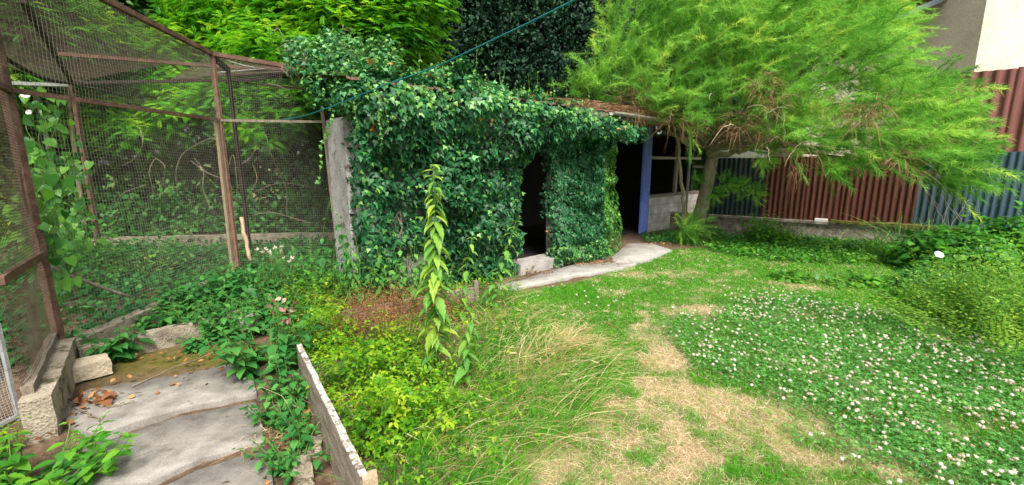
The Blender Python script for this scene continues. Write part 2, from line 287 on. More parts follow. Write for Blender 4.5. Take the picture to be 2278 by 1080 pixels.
DRYB = [(1560, 1040, .5, .25, .7), (1750, 1060, .5, .2, .7), (1620, 900, .3, .14, .6), (1380, 940, .22, .2, .5), (1700, 960, .4, .16, .5), (1440, 700, .3, .2, .5), (1500, 690, .45, .16, 1.0), (1460, 760, .16, .35, 1.1), (1480, 830, .16, .3, 1.1), (1440, 605, .75, .45, 1), (1350, 600, .4, .25, .8), (1610, 545, .5, .3, .6), (1550, 560, .6, .2, .5), (1540, 680, .4, .3, 1.0), (1450, 730, .25, .3, .9), (1470, 800, .22, .3, 1.1), (1560, 870, .3, .22, 1.0), (1480, 870, .2, .2, .8),
        (1420, 1010, .45, .35, 1.25), (1600, 970, .5, .25, 1.1), (1780, 1000, .45, .25, 1.1), (1500, 1080, .6, .3, 1.1), (1850, 960, .3, .25, .8), (1700, 900, .3, .15, .8), (1400, 640, .3, .2, .5), (1800, 640, .5, .2, .35), (1650, 620, .6, .3, .35), (1930, 1060, .3, .2, .8), (1300, 1080, .3, .3, .7), (1500, 930, .25, .25, .8)]
def drym(P):
    b = blobs(P, DRYB); n = fbm(P, 3.2, 5, 4); return np.clip((np.minimum(b, 1.1) * 1.0 + (n - .5) * 1.8 + (fbm(P, 7, 15, 4) - .5) * 2.8 - .30) * .72, 0, .9)
GREENB = [(1260, 650, .9, .45, 1), (1380, 780, .3, .4, .6), (1750, 560, 1.6, .5, 1), (2000, 680, 1.2, .6, .9), (1600, 600, .4, .2, .3)]
# ------------------------------------------------------------------ ground
def build_ground():
    gx = np.concatenate([[-400, -150, -60, -30, -18, -13], np.arange(-10, 12.01, .06), [14, 18, 30, 60, 150, 400]])
    gy = np.concatenate([[-400, -100, -30, -8, -2, 0], np.arange(.8, 12.5, .06), [14, 18, 30, 60, 150, 400]])
    X, Y = np.meshgrid(gx, gy, indexing='ij'); P = np.stack([X.ravel(), Y.ravel()], -1)
    z = (fbm(P, 1.3, 2) - .5) * .05 + (fbm(P, 9, 8) - .5) * .02
    bed = inpoly(P, BED); z += bed * .03 - .01
    idx = np.arange(len(P)).reshape(X.shape); F = np.stack([idx[:-1, :-1], idx[1:, :-1], idx[1:, 1:], idx[:-1, 1:]], -1).reshape(-1, 4)
    o = B().add(np.c_[P, z], F).make('ground', groundmat(), smooth=True, kind='structure')
    lawn = inpoly(P, LAWN) | (np.abs(P[:, 0]) > 11) | (P[:, 1] < .9) & (P[:, 0] > -.2)
    dr = drym(P) * lawn; mo = np.clip(blobs(P, [(350, 800, .7, .18, 1.1), (500, 780, .4, .2, 1.0), (250, 830, .3, .2, .5)]), 0, 1)
    for nm, a in (('green', lawn.astype(float)), ('dry', dr), ('moss', mo)):
        at = o.data.attributes.new(nm, 'FLOAT', 'POINT'); at.data.foreach_set('value', a.astype(np.float32))
build_ground()
def gz(P): return (fbm(P, 1.3, 2) - .5) * .05 - .01
# paths: irregular slabs
def slab(name, poly, top, th, m, seed, **tg):
    poly = np.asarray(poly); n = len(poly); out = []
    for i in range(n):
        a, b = poly[i], poly[(i + 1) % n]; k = max(2, int(np.linalg.norm(b - a) / .07))
        for t in np.arange(k) / k: out.append(a + (b - a) * t)
    out = np.array(out); out += (noise(out, 9, seed)[:, None] - .5) * .016 + (np.stack([noise(out, 23, seed + 1), noise(out, 23, seed + 2)], -1) - .5) * .025
    c = out.mean(0); m_ = len(out); b = B(); ring = np.c_[out, np.full(m_, top - .007)]; inn = np.c_[c + (out - c) * .988, np.full(m_, top)]; low = np.c_[out, np.full(m_, top - th)]
    V = np.concatenate([inn, ring, low, [[c[0], c[1], top]]]); j = np.arange(m_); k = (j + 1) % m_
    F = np.concatenate([np.stack([j, j + m_, k + m_], -1), np.stack([j, k + m_, k], -1), np.stack([j + m_, j + 2 * m_, k + 2 * m_], -1), np.stack([j + m_, k + 2 * m_, k + m_], -1), np.stack([j, k, np.full(m_, 3 * m_)], -1)])
    return b.add(V, F[:, ::-1]).make(name, m, **tg)
for q, (p, lb) in enumerate([([(213, 967), (110, 925), (190, 868), (300, 850), (430, 828), (555, 800), (572, 876), (400, 908)], ''),
             ([(330, 1073), (130, 1090), (60, 1120), (140, 1010), (222, 984), (400, 926), (572, 893), (586, 982), (450, 1018)], ''),
             ([(350, 1088), (480, 1030), (590, 997), (615, 1100), (560, 1250), (200, 1250)], '')]):
    slab('path_slab', xy(p, .03), .03, .08, G['path'], 30 + q, kind='structure')
slab('path_slab', xy([(1050, 655), (1063, 640), (1094, 633), (1157, 624), (1219, 604), (1283, 587), (1361, 584), (1418, 586), (1397, 592), (1370, 601), (1281, 613), (1188, 633), (1128, 647)], .02), .02, .06, G['path2'], 41, kind='structure')
slab('path_slab', xy([(1058, 646), (1050, 660), (960, 676), (860, 700), (850, 690), (960, 660), (1056, 640)], .02), .02, .06, G['path2'], 48, kind='structure')
slab('path_slab', xy([(1361, 572), (1397, 542), (1448, 541), (1497, 557), (1432, 582), (1365, 581)], .025), .025, .07, G['path2'], 44, kind='structure')
# ------------------------------------------------------------------ leaf prototypes
def arr(v, f): return np.array(v, float), np.array(f)
IVYL = arr([(0, 0, 0), (-.30, -.08, -.03), (-.52, .22, -.06), (-.25, .38, .0), (0, 1, -.10), (.25, .38, 0), (.52, .22, -.06), (.30, -.08, -.03), (0, .35, .05)],
           [(8, 0, 7), (8, 7, 6), (8, 6, 5), (8, 5, 4), (8, 4, 3), (8, 3, 2), (8, 2, 1), (8, 1, 0)])
OVL = arr([(0, 0, 0), (-.24, .18, .05), (-.30, .42, .05), (-.16, .75, -.02), (0, 1, -.14), (.16, .75, -.02), (.30, .42, .05), (.24, .18, .05), (0, .42, -.01), (0, .75, -.06)],
          [(0, 8, 1), (1, 8, 2), (2, 8, 9), (2, 9, 3), (3, 9, 4), (0, 7, 8), (7, 6, 8), (6, 9, 8), (6, 5, 9), (5, 4, 9)])
HEART = arr([(0, 0, 0), (-.34, -.10, .03), (-.46, .2, .04), (-.3, .6, 0), (0, 1.05, -.1), (.3, .6, 0), (.46, .2, .04), (.34, -.10, .03), (0, .4, -.02)],
            [(8, 0, 7), (8, 7, 6), (8, 6, 5), (8, 5, 4), (8, 4, 3), (8, 3, 2), (8, 2, 1), (8, 1, 0)])
NARROW = arr([(0, 0, 0), (-.16, .4, .03), (0, 1, -.08), (.16, .4, .03), (0, .4, 0)], [(0, 4, 1), (1, 4, 2), (0, 3, 4), (3, 2, 4)])
SMALL = arr([(0, 0, 0), (-.28, .45, .04), (0, 1, -.05), (.28, .45, .04)], [(0, 3, 2), (0, 2, 1)])
def combine(ps):
    V = []; F = []; n = 0
    for v, f in ps: V.append(v); F.append(f + n); n += len(v)
    return np.concatenate(V), np.concatenate(F)
def xf(p, ang, off, s=1, tilt=0):
    v = p[0] * s; c, d = math.cos(ang), math.sin(ang); v = np.stack([v[:, 0] * c - v[:, 1] * d, v[:, 0] * d + v[:, 1] * c, v[:, 2] - tilt * np.hypot(v[:, 0], v[:, 1])], -1) + np.array(off); return v, p[1]
TRI = combine([xf((OVL[0] * [1.0, 1, 1], OVL[1]), a, (-.13 * math.sin(a), .30 + .1 * math.cos(a), 0), s, .22) for a, s in ((0, .60), (1.15, .48), (-1.15, .48))] + [arr([(-.012, 0, 0), (.012, 0, 0), (0, .3, 0)], [(0, 1, 2)])])
_l = [arr([(-.008, 0, 0), (.008, 0, 0), (.004, .55, .04), (0, 1, -.1), (-.004, .55, .04)], [(0, 1, 2), (0, 2, 4), (4, 2, 3)])]
for k in range(8):
    y = .14 + k * .105; z = .04 * math.sin(y * 3.1) - .12 * max(0, y - .5)
    for sg in (-1, 1): _l.append(xf(SMALL, sg * (-1.25), (0, y, z), .21 * (1 - .25 * abs(y - .5)), .25))
_l.append(xf(SMALL, 0, (0, .97, -.1), .2)); LOC = combine(_l)
CLV = combine([xf(arr([(0, 0, 0), (-.42, .45, .08), (-.25, .92, .02), (.25, .92, .02), (.42, .45, .08)], [(0, 4, 3), (0, 3, 2), (0, 2, 1)]), a, (0, 0, 0), .55) for a in (0, 2.1, -2.1)])
_p = (1 + 5 ** .5) / 2
ICO = arr([(-1, _p, 0), (1, _p, 0), (-1, -_p, 0), (1, -_p, 0), (0, -1, _p), (0, 1, _p), (0, -1, -_p), (0, 1, -_p), (_p, 0, -1), (_p, 0, 1), (-_p, 0, -1), (-_p, 0, 1)],
          [(0, 11, 5), (0, 5, 1), (0, 1, 7), (0, 7, 10), (0, 10, 11), (1, 5, 9), (5, 11, 4), (11, 10, 2), (10, 7, 6), (7, 1, 8), (3, 9, 4), (3, 4, 2), (3, 2, 6), (3, 6, 8), (3, 8, 9), (4, 9, 5), (2, 4, 11), (6, 2, 10), (8, 6, 7), (9, 8, 1)])
ICO = (ICO[0] / 1.9, ICO[1])
UP = np.array([0, 0, 1.])
# ------------------------------------------------------------------ grass
def blades(b, P, h, w_, lean, v, z0=None, k=3, leandir=None):
    n = len(P); a = rng.uniform(0, 6.283, n); d = np.stack([np.cos(a), np.sin(a), np.zeros(n)], -1)
    if leandir is not None: d = unit(d * .6 + np.array([*leandir, 0]))
    base = np.c_[P, gz(P) if z0 is None else z0]; t = np.linspace(0, 1, k)[None, :, None]
    h = np.broadcast_to(h, (n,))[:, None, None]; lean = np.broadcast_to(lean, (n,))[:, None, None]
    C = base[:, None] + d[:, None] * (lean * h * t ** 1.7) + UP * (h * (t - .35 * np.minimum(lean, 1.6) * t ** 2.2))
    b.strands(C, np.broadcast_to(w_, (n,)), v)
def sample(poly, dens, ymin=.9, far=99):
    poly = np.asarray(poly); lo = poly.min(0); hi = poly.max(0); lo = np.maximum(lo, [-9, ymin]); hi = np.minimum(hi, [10.5, 11])
    out = []
    for y0 in np.arange(lo[1], hi[1], .5):
        D = dens(y0 + .25); A = (hi[0] - lo[0]) * .5; n = int(A * D)
        P = np.stack([rng.uniform(lo[0], hi[0], n), rng.uniform(y0, min(y0 + .5, hi[1]), n)], -1)
        P = P[(np.abs(P[:, 0]) < P[:, 1] * 1.25 + 1.0)]; out.append(P[inpoly(P, poly)])
    return np.concatenate(out)
P = sample(LAWN, lambda y: 15000 / max(1, (y / 1.9)) ** 1.35)
inc = inpoly(P + rng.normal(0, .15, P.shape), CLOVER); keep = ~inc | (rng.random(len(P)) < .30); P = P[keep]
dr = drym(P); gb = np.clip(blobs(P, GREENB), 0, 1); D = np.linalg.norm(P, axis=1)
keep = rng.random(len(P)) < (1 - .15 * dr); P, dr, gb, D = P[keep], dr[keep], gb[keep], D[keep]
straw = rng.random(len(P)) < np.clip(dr * 1.02 + .13 * (1 - gb), 0, .88)
v = np.where(straw, rng.uniform(.66, 1, len(P)), rng.uniform(.05, .62, len(P)) + .05 * fbm(P, 2, 3))
h = rng.uniform(.022, .055, len(P)) * (1 + .5 * gb) * np.where(straw, .85, 1) * (.8 + .5 * fbm(P, 1.6, 9))
lb = B(); blades(lb, P, h, .0030 * (D / 2.2) ** .75, np.where(straw, rng.uniform(.8, 2.2, len(P)), rng.uniform(.2, 1.1, len(P))), v)
lb.make('lawn_grass', G['lawn'], kind='stuff')
# clover carpet
def jig(P, a=.38): return P + (np.stack([fbm(P, 1.7, 61, 3), fbm(P, 1.7, 67, 3)], -1) - .5) * 2 * a + rng.normal(0, .11, P.shape)
CBIG = np.concatenate([CLOVER, CLOVER[:1]]); CW = CLOVER.mean(0) + (CLOVER - CLOVER.mean(0)) * 1.25
P = sample(CW, lambda y: 6800 / max(1, (y / 2.2)) ** 1.1); P = P[inpoly(jig(P), CLOVER) & inpoly(P, LAWN)]; edge = fbm(P, 2.5, 12, 3)
drc = drym(P); P = P[(edge + rng.normal(0, .08, len(P)) > .33) & (drc < .8)]
LC = sample(LAWN, lambda y: 330 / max(1, (y / 2.2)) ** .8); LC = LC[(fbm(LC, 1.7, 17) > .5) & (drym(LC) < .4)]
P = np.concatenate([P, LC]); D = np.linalg.norm(P, axis=1); z = gz(P) + rng.uniform(.012, .085, len(P))
cb = B(); cb.scat(CLV, np.c_[P, z], unit(UP + rng.normal(0, .35, (len(P), 3))), rdir(len(P)) * [1, 1, .2], rng.uniform(.011, .018, len(P)) * (D / 2.5) ** .35 * 1.15, rng.random(len(P)))
co = cb.make('clover_patch', G['clover'], kind='stuff')
P = sample(CW, lambda y: 230); P = P[inpoly(jig(P, .3), CLOVER) & inpoly(P, LAWN)]; nn = fbm(P, 2.6, 21, 3) + .35 * rng.random(len(P)); P = P[(nn > .56) & (drym(P) < .6)]
P2 = sample(xy([(1250, 640), (1400, 655), (1390, 700), (1260, 690)]), lambda y: 22); P3 = sample(LAWN, lambda y: 2.2); P3 = P3[drym(P3) < .15]; P = np.concatenate([P, P2, P3])
fb = B(); n = len(P); z = gz(P) + rng.uniform(.04, .105, n); C = np.c_[P, z]
fb.scat(ICO, C, UP + rng.normal(0, .2, (n, 3)), rdir(n), rng.uniform(.006, .0125, n), rng.random(n))
for _ in range(20):   # florets give each head a ragged outline
    dd = rdir(n); dd[:, 2] = np.abs(dd[:, 2]) * .8; dd = unit(dd); fb.scat(SMALL, C + dd * .004, rdir(n), dd, rng.uniform(.007, .012, n), rng.random(n))
fb.make('flower_heads', G['petal'], co)
sb = B(); sb.strands(np.stack([np.c_[P + rng.normal(0, .01, (n, 2)), gz(P)], C], 1), np.full(n, .003), .5); sb.make('flower_stalks', G['stem'], co)
# ------------------------------------------------------------------ shed
P0 = np.array([-1.75, 4.43]); DV = np.array([.746, .666]); NV = np.array([.666, -.746]); DANG = math.atan2(.666, .746)
def W(s, off=0.0, z=0.0): p = P0 + DV * s + NV * off; return np.array([p[0], p[1], z])
AXS = np.array([[DV[0], DV[1], 0], [NV[0], NV[1], 0], [0, 0, 1.]])
shed = thing('garden_shed', 'low block-built shed smothered in ivy, open dark doorways and a blue panel', 'shed', W(2.5, -.3))
OFF = -.42
b = B()
for s0, s1, z0, z1 in ((.36, 2.68, 0, 2.2), (2.68, 3.36, 2.02, 2.35), (3.55, 4.95, 0, 2.2)):
    b.box(W((s0 + s1) / 2, OFF, (z0 + z1) / 2), (s1 - s0, .16, z1 - z0), ax=AXS)
b.make('front_wall', G['render'], shed)
a0 = W(.36, OFF - .08); a1 = np.array([-2.19, 5.5, 0])
b = B(); b.beam(a0 + [0, 0, 1.05], a1 + [0, 0, 1.05], .15, 2.1, seg=6); b.make('side_wall', G['render'], shed)
d_ = unit((a1 - a0)[None])[0]; nn_ = np.cross(d_, UP)*-1
b = B(); mid = a0 * .45 + a1 * .55
b.box(mid + [0, 0, 1.62] - nn_ * .072, (.2, .03, .17), ax=[d_, nn_, UP]); b.make('niche_shade', G['shaderender'], shed)  # dark box stands in for the shade of a small wall niche
b = B(); BK = np.array([-1.2, 8.4, 0]); BE = W(9.6, -4.2)
for p, q in ((a1, BK), (BK, BE), (BE, W(9.6, -1.0)), (W(4.95, OFF - .08), W(4.95, -1.45))): b.beam(p + [0, 0, 1.15], q + [0, 0, 1.15], .14, 2.3)
b.make('inner_wall', G['shaderender'], shed)
slab('floor', [W(.5, -.5)[:2], a1[:2] + [.1, -.1], BK[:2], BE[:2], W(9.4, -1)[:2], W(4.9, -1.2)[:2], W(4.8, -.5)[:2]], .05, .08, G['shaderender'], 3).parent = None
bpy.data.objects['floor']['kind'] = 'structure'; bpy.data.objects['floor'].name = 'shed_floor'
# roof: rows of tiles climbing away from the eave
rf = B(); nr = 12
for k in range(nr):
    o0 = -.0 - k * .36; o1 = o0 - .40; z0 = 2.43 + k * .055; z1 = z0 + .055
    S = np.arange(.15, 9.8, .05); wv = .018 * np.abs(np.sin(S * math.pi / .22))
    A = np.array([W(s, o0, z0 + q) for s, q in zip(S, wv)]); C = np.array([W(s, o1, z1 + q) for s, q in zip(S, wv)]); D_ = A - [0, 0, .025]
    V = np.concatenate([D_, A, C]); m_ = len(S); j = np.arange(m_ - 1); rf.add(V, np.concatenate([np.stack([j, j + 1, j + m_ + 1, j + m_], -1), np.stack([j + m_, j + m_ + 1, j + 2 * m_ + 1, j + 2 * m_], -1)]))
# underside
rf.box(W(5.0, -2.1, 2.30 + .29), (9.4, 4.1, .03), ax=[AXS[0], unit(np.array([[NV[0], NV[1], -.15]]))[0], np.cross(AXS[0], unit(np.array([[NV[0], NV[1], -.15]]))[0]) * -1])
rf.make('roof', G['roof'], shed)
b = B(); b.box(W(6.1, .03, 2.34), (4.9, .025, .10), ax=AXS, seg=(30, 1, 1), jit=.004); b.make('fascia', G['wood'], shed)
# half-round gutter
gs = B(); a = np.linspace(math.pi, 2 * math.pi, 9); S = np.linspace(4.4, 8.55, 24); r_ = .062
pr = [(math.cos(t) * r_, math.sin(t) * r_) for t in a] + [(math.cos(t) * (r_ - .006), math.sin(t) * (r_ - .006)) for t in a[::-1]]
V = np.array([[W(s, .11 + p[0], 2.40 - .004 * (s - 4.4) + p[1] + .004 * math.sin(s * 3)) for p in pr] for s in S]); m_ = len(pr); idx = np.arange(len(S) * m_).reshape(len(S), m_); nx = np.roll(idx, -1, 1)
gs.add(V.reshape(-1, 3), np.stack([idx[:-1], nx[:-1], nx[1:], idx[1:]], -1).reshape(-1, 4))
gt = gs.make('gutter', G['gutter'], shed)
for s in (5.0, 6.2, 7.4): b = B(); b.box(W(s, .11, 2.40), (.03, .14, .05), ax=AXS); b.make('bracket', G['gutter'], gt)
# recessed bay: half wall of blocks, frame, mesh
def W2(px, z=0.0):   # point of the recessed line seen below a pixel column
    rr = ray(px, 480); rr = rr[0] / rr[1]; q0 = np.array([3.03, 9.99]); m = DV[1] / DV[0]
    Y = (q0[1] - m * q0[0]) / (1 - m * rr); return np.array([rr * Y, Y, z])
h0 = W2(1432); h1 = W2(1548)
b = B(); b.beam(h0 + [0, 0, .4], h1 + [0, 0, .4], .18, .8, seg=8, jit=.004); b.make('half_wall', G['block'], shed)
b = B(); b.beam(h0 + [0, 0, .83], h1 + [0, 0, .83], .2, .06, seg=6, jit=.004); b.make('sill', G['wood'], shed)
q = W2(1422); b = B(); b.box(q + [0, 0, 1.19] + np.array([*NV, 0]) * .12, (.31, .045, 2.34), ax=AXS, seg=(1, 1, 10), jit=.003); b.make('blue_panel', G['blue'], shed, label='blue painted upright panel beside the right doorway')
q = W2(1497); b = B(); b.box(q + [0, 0, 1.42], (.07, .07, 1.2), ax=AXS, seg=(1, 1, 8), jit=.004); b.make('window_post', G['greytwig'], shed)
b = B(); z = ony(1470, 352, 10.6)[2]; b.beam(W2(1440, z), W2(1548, z), .05, .06, seg=6, jit=.004); b.make('window_rail', G['greytwig'], shed)
b = B(); p1 = W2(1468); p2 = W2(1552); p1[2] = 2.28; p2[2] = 2.02; b.beam(p1 + [.05, -.08, 0], p2 + [.05, -.08, 0], .05, .09, seg=6, jit=.005); b.make('top_plate', G['greytwig'], shed)
b = B(); b.box(W(3.02, -.20, .03), (.95, .34, .22), ax=AXS, seg=(8, 4, 3), jit=.012); b.make('door_step', G['path2'], shed)
# ------------------------------------------------------------------ ivy
px_h = [(655, 112), (700, 118), (745, 128), (800, 140), (900, 140), (960, 152), (1060, 158), (1110, 175), (1150, 200), (1240, 218), (1320, 235), (1385, 262)]
def s_of(px):
    rr = ray(px, 300); rr = rr[0] / rr[1]; m = DV[1] / DV[0]; Y = (P0[1] - m * P0[0]) / (1 - m * rr); return (rr * Y - P0[0]) / DV[0], Y
HS = np.array([(s_of(px)[0], ony(px, py, s_of(px)[1])[2]) for px, py in px_h])
def ivy_pts(n, seed, s0, s1, depth):
    r = np.random.default_rng(seed); s = r.uniform(s0, s1, n); H = np.interp(s, HS[:, 0], HS[:, 1]) - .02
    H = H + (fbm(np.stack([s * 3, s * 0], -1), 1, 77, 3) - .5) * .36
    t = r.uniform(0, 1.28, n)       # 0..1 up the face, beyond 1 back over the roof
    z = np.minimum(t, 1) * (H - .1); back = np.maximum(t - 1, 0) * 4.0
    q = np.stack([s, z, back], -1); cl = fbm(q, 2.6, 31, 3)
    bulge = (cl - .5) * .65 + (noise(q, 1.15, 37) - .5) * .48 + (noise(q, 7, 38) - .5) * .12 - depth * .15; flare = .22 * np.exp(-z / .5); round_ = -.20 * np.clip((z - (H - .32)) / .3, 0, 1) ** 2
    lip = .30 * np.exp(-((z - 2.25) / .38) ** 2)
    off = bulge * (back == 0) + flare * 0 + round_ * (back == 0) - back * .95 + .05 * (back > 0) + lip * (back == 0) - .03
    zz = z + (back > 0) * (.1 + back * .05 + (cl - .5) * .35 - depth * .06)
    p = P0[None] + DV[None] * s[:, None] + NV[None] * off[:, None]
    N = np.where((back > 0)[:, None], UP[None] * 1.0, np.array([NV[0], NV[1], .35])[None]) + r.normal(0, .38, (n, 3))
    # clumps face where the bulge turns
    e = .05; gs_ = (fbm(q + [e, 0, 0], 2.6, 31, 3) - cl) / e * .5; gz_ = (fbm(q + [0, e, 0], 2.6, 31, 3) - cl) / e * .5
    N = N - np.array([DV[0], DV[1], 0])[None] * gs_[:, None] * .8 - UP[None] * gz_[:, None] * .8 * (back == 0)[:, None]
    keep = np.ones(n, bool)
    # doorway one and the ragged drape above it
    e1 = noise(np.stack([z * 4, z * 0], -1), 1, 5) * .12
    sl_, sr_ = s_of(1183)[0], s_of(1232)[0]; top1 = 1.92 + (noise(np.stack([s * 6, s * 0], -1), 1, 6) - .5) * .3
    keep &= ~((s > sl_ - e1 - .12 - .06 * np.clip((.9 - z) / .9, 0, 1)) & (s < sr_ + e1 + .10) & (z < top1))
    return np.c_[p, zz], N, keep, s, z, back
SI0 = s_of(806)[0]; SI1 = s_of(1388)[0]
ivy = thing('ivy', 'thick dark green ivy mass covering the left front and roof edge of the shed', 'ivy', W(1, .2))
b1 = B(); b2 = B()
for k, (n, dp) in enumerate(((13500, 0), (10000, 1), (7000, 2))):
    p, N, keep, s, z, back = ivy_pts(n, 50 + k, SI0, SI1, dp)
    pil = (s > s_of(1228)[0]) & (z < 1.95) & (back == 0)
    keep &= ~pil
    r = np.random.default_rng(k); T = np.array([0, 0, -1.]) + r.normal(0, .45, (n, 3)) + N * .25; T[back > 0] = rdir((back > 0).sum(), r)
    v = np.clip(r.beta(1.8, 4.6, n) + .30 * (z > 2.0) * r.random(n) + .25 * (back > 0), 0, .95) * (1 - .28 * dp); sz = r.uniform(.035, .098, n); v[(r.random(n) < .0012) & (back == 0)] = 1  # deeper layers get darker leaf colour, shade of the gaps painted in
    lt = (r.random(n) < .10 * (dp == 0) + .25 * (z > 2.2) * (dp == 0))  # picks the paler leaves, more of them near the top
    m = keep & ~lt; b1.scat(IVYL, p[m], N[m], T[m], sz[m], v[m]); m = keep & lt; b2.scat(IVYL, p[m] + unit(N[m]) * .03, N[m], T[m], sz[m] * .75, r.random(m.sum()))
b1.make('leaves', G['ivy'], ivy); b2.make('pale_leaves', G['ivylight'], ivy, label='paler ivy leaves along the top and outer shoots')
b = B()
for k in range(46):
    s = rng.uniform(SI0, SI1); zz = np.linspace(0, rng.uniform(1.2, 2.5), 12); ss = s + np.cumsum(rng.normal(0, .04, 12))
    ok = not (s_of(1170)[0] < ss.mean() < s_of(1240)[0])
    if ok: b.tube([W(q, -.3 + rng.uniform(0, .06), w_) for q, w_ in zip(ss, zz)], np.linspace(.013, .005, 12), 5)
b.make('stems', G['twig'], ivy)
pil_o = thing('ivy', 'smaller ivy column between the two dark doorways, brighter yellow green at its right edge', 'ivy', W(4.2, .1))
b1 = B(); b2 = B()
for k, (n, dp) in enumerate(((9500, 0), (7500, 1), (5000, 2))):
    r = np.random.default_rng(90 + k); s0, s1 = s_of(1246)[0], s_of(1384)[0]; s = r.uniform(s0 - .06, s1 + .06, n); z = r.uniform(0, 2.15, n)
    q = np.stack([s, z, z * 0], -1); cl = fbm(q, 3.0, 61, 3); edge = (noise(np.stack([z * 5, s * 0], -1), 1, 4) - .5) * .16
    wid = .07 - .10 * np.clip((z - 1.3) / .7, 0, 1) + .06 * np.exp(-((z - .35) / .3) ** 2)
    keep = (s > s0 - wid + edge) & (s < s1 + wid * .6 - edge)
    u = (s - (s0 + s1) / 2) / ((s1 - s0) / 2); off = (cl - .5) * .5 + (noise(q, 7, 38) - .5) * .1 - dp * .1 + .10 * (1 - u ** 4) - .12 + .10 * np.exp(-((z - .3) / .35) ** 2) - .10 * (z > 1.7) * 0
    p = np.c_[P0[None] + DV[None] * s[:, None] + NV[None] * off[:, None], z]; N = np.array([NV[0], NV[1], .3]) + r.normal(0, .35, (n, 3)) + np.array([DV[0], DV[1], 0])[None] * (u ** 3)[:, None] * .7
    T = np.array([0, 0, -1.]) + r.normal(0, .45, (n, 3)) + N * .2; v = np.clip(r.beta(2, 5, n), 0, 1) * (1 - .25 * dp); red = r.random(n) < .004; v[red] = 1  # inner layers darkened by leaf colour, depth shade painted in
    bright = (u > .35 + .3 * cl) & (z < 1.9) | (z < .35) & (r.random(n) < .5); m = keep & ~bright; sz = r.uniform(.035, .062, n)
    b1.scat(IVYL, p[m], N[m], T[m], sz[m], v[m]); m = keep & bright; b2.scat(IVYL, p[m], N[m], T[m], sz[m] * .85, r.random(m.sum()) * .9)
b1.make('leaves', G['ivy'], pil_o); b2.make('pale_leaves', G['ivylight'], pil_o, label='yellow green ivy leaves at the right edge and foot')
def trail(b, bl, p, d, L, sz, sag=1.0, dens=1.0):
    """hanging shoot with small leaves"""
    n = max(5, int(L / .03 * dens)); t = np.linspace(0, 1, n)[:, None]; c = np.asarray(p) + np.asarray(d) * t * L * .4 - UP * t ** 1.6 * L * sag + np.cumsum(rng.normal(0, .008, (n, 3)), 0)
    b.tube(c, .003, 3); m = n * 2; q = c[rng.integers(0, n, m)]; tt = rdir(m) * .8 + [0, 0, -.4]; bl.scat(IVYL, q, np.array([NV[0], NV[1], .5]) + rng.normal(0, .4, (m, 3)), tt, rng.uniform(.6, 1.1, m) * sz, rng.random(m))
tb = B(); tl = B()
for px, py, dpx, L, sz in [(842, 205, 3, .5, .035), (852, 215, -3, .35, .03), (1130, 265, 4, .55, .035), (740, 260, -40, .55, .04), (1000, 190, 0, .35, .035), (1055, 165, 10, -.3, .03), (1240, 250, 0, .3, .03), (1330, 262, 0, .25, .03), (960, 215, 5, .3, .03), (1060, 245, 0, .4, .03), (790, 200, 0, .45, .035), (1180, 300, 5, .35, .035), (1290, 290, 0, .3, .035)]:
    s, Y = s_of(px); p = ony(px, py, Y - .28); trail(tb, tl, p, [dpx / 60, -.05, 0], abs(L), sz, 1.0 if L > 0 else -1.0)
for k in range(60):
    s = rng.uniform(SI0, SI1 - .2); H = np.interp(s, HS[:, 0], HS[:, 1]); trail(tb, tl, W(s, -.3 + rng.uniform(-.5, .2), H - .05), rng.normal(0, .6, 3), rng.uniform(.12, .3), .035, rng.choice([-1, -.6, .5]))
tb.make('trailing_stems', G['stem'], ivy); tl.make('trailing_leaves', G['ivylight'], ivy, label='pale leaves on shoots trailing from the ivy top')
# ivy spilling over the aviary roof end
b = B(); bl2 = B()
sp = thing('ivy', 'loose pale grey green ivy tangle spilling over the aviary roof end', 'ivy', ony(690, 160, 6.0))
for px, py, Y, r_ in [(700, 150, 5.6, .36), (740, 190, 5.3, .34), (668, 122, 6.0, .22), (770, 135, 5.4, .34), (645, 98, 6.4, .10), (722, 205, 5.4, .15), (740, 108, 5.8, .25), (780, 215, 4.75, .20), (765, 225, 4.9, .12), (800, 190, 4.8, .25), (795, 240, 5.0, .20), (700, 190, 5.6, .14), (850, 125, 5.5, .25), (800, 290, 4.9, .12)]:
    n = int(5200 * r_ ** 1.6); d = rdir(n); p = ony(px, py, Y) + d * (rng.random((n, 1)) ** .5) * r_ * (.6 + .8 * fbm(d * 2, 1.5, 3)[:, None]); lt = rng.random(n) < .4
    T = rdir(n) + [0, 0, -.3]; N = d + UP * .8; b.scat(IVYL, p[~lt], N[~lt], T[~lt], rng.uniform(.035, .065, (~lt).sum()), rng.uniform(.25, .85, (~lt).sum())); bl2.scat(IVYL, p[lt], N[lt], T[lt], rng.uniform(.03, .05, lt.sum()), rng.random(lt.sum()))
b.make('leaves', G['ivy'], sp); bl2.make('pale_leaves', G['ivylight'], sp)
b = B()
for k in range(26):
    p = ony(rng.uniform(640, 800), rng.uniform(95, 200), 5.6); b.tube(p + np.cumsum(rng.normal(0, .06, (8, 3)), 0), .004, 4)
b.make('stems', G['twig'], sp)
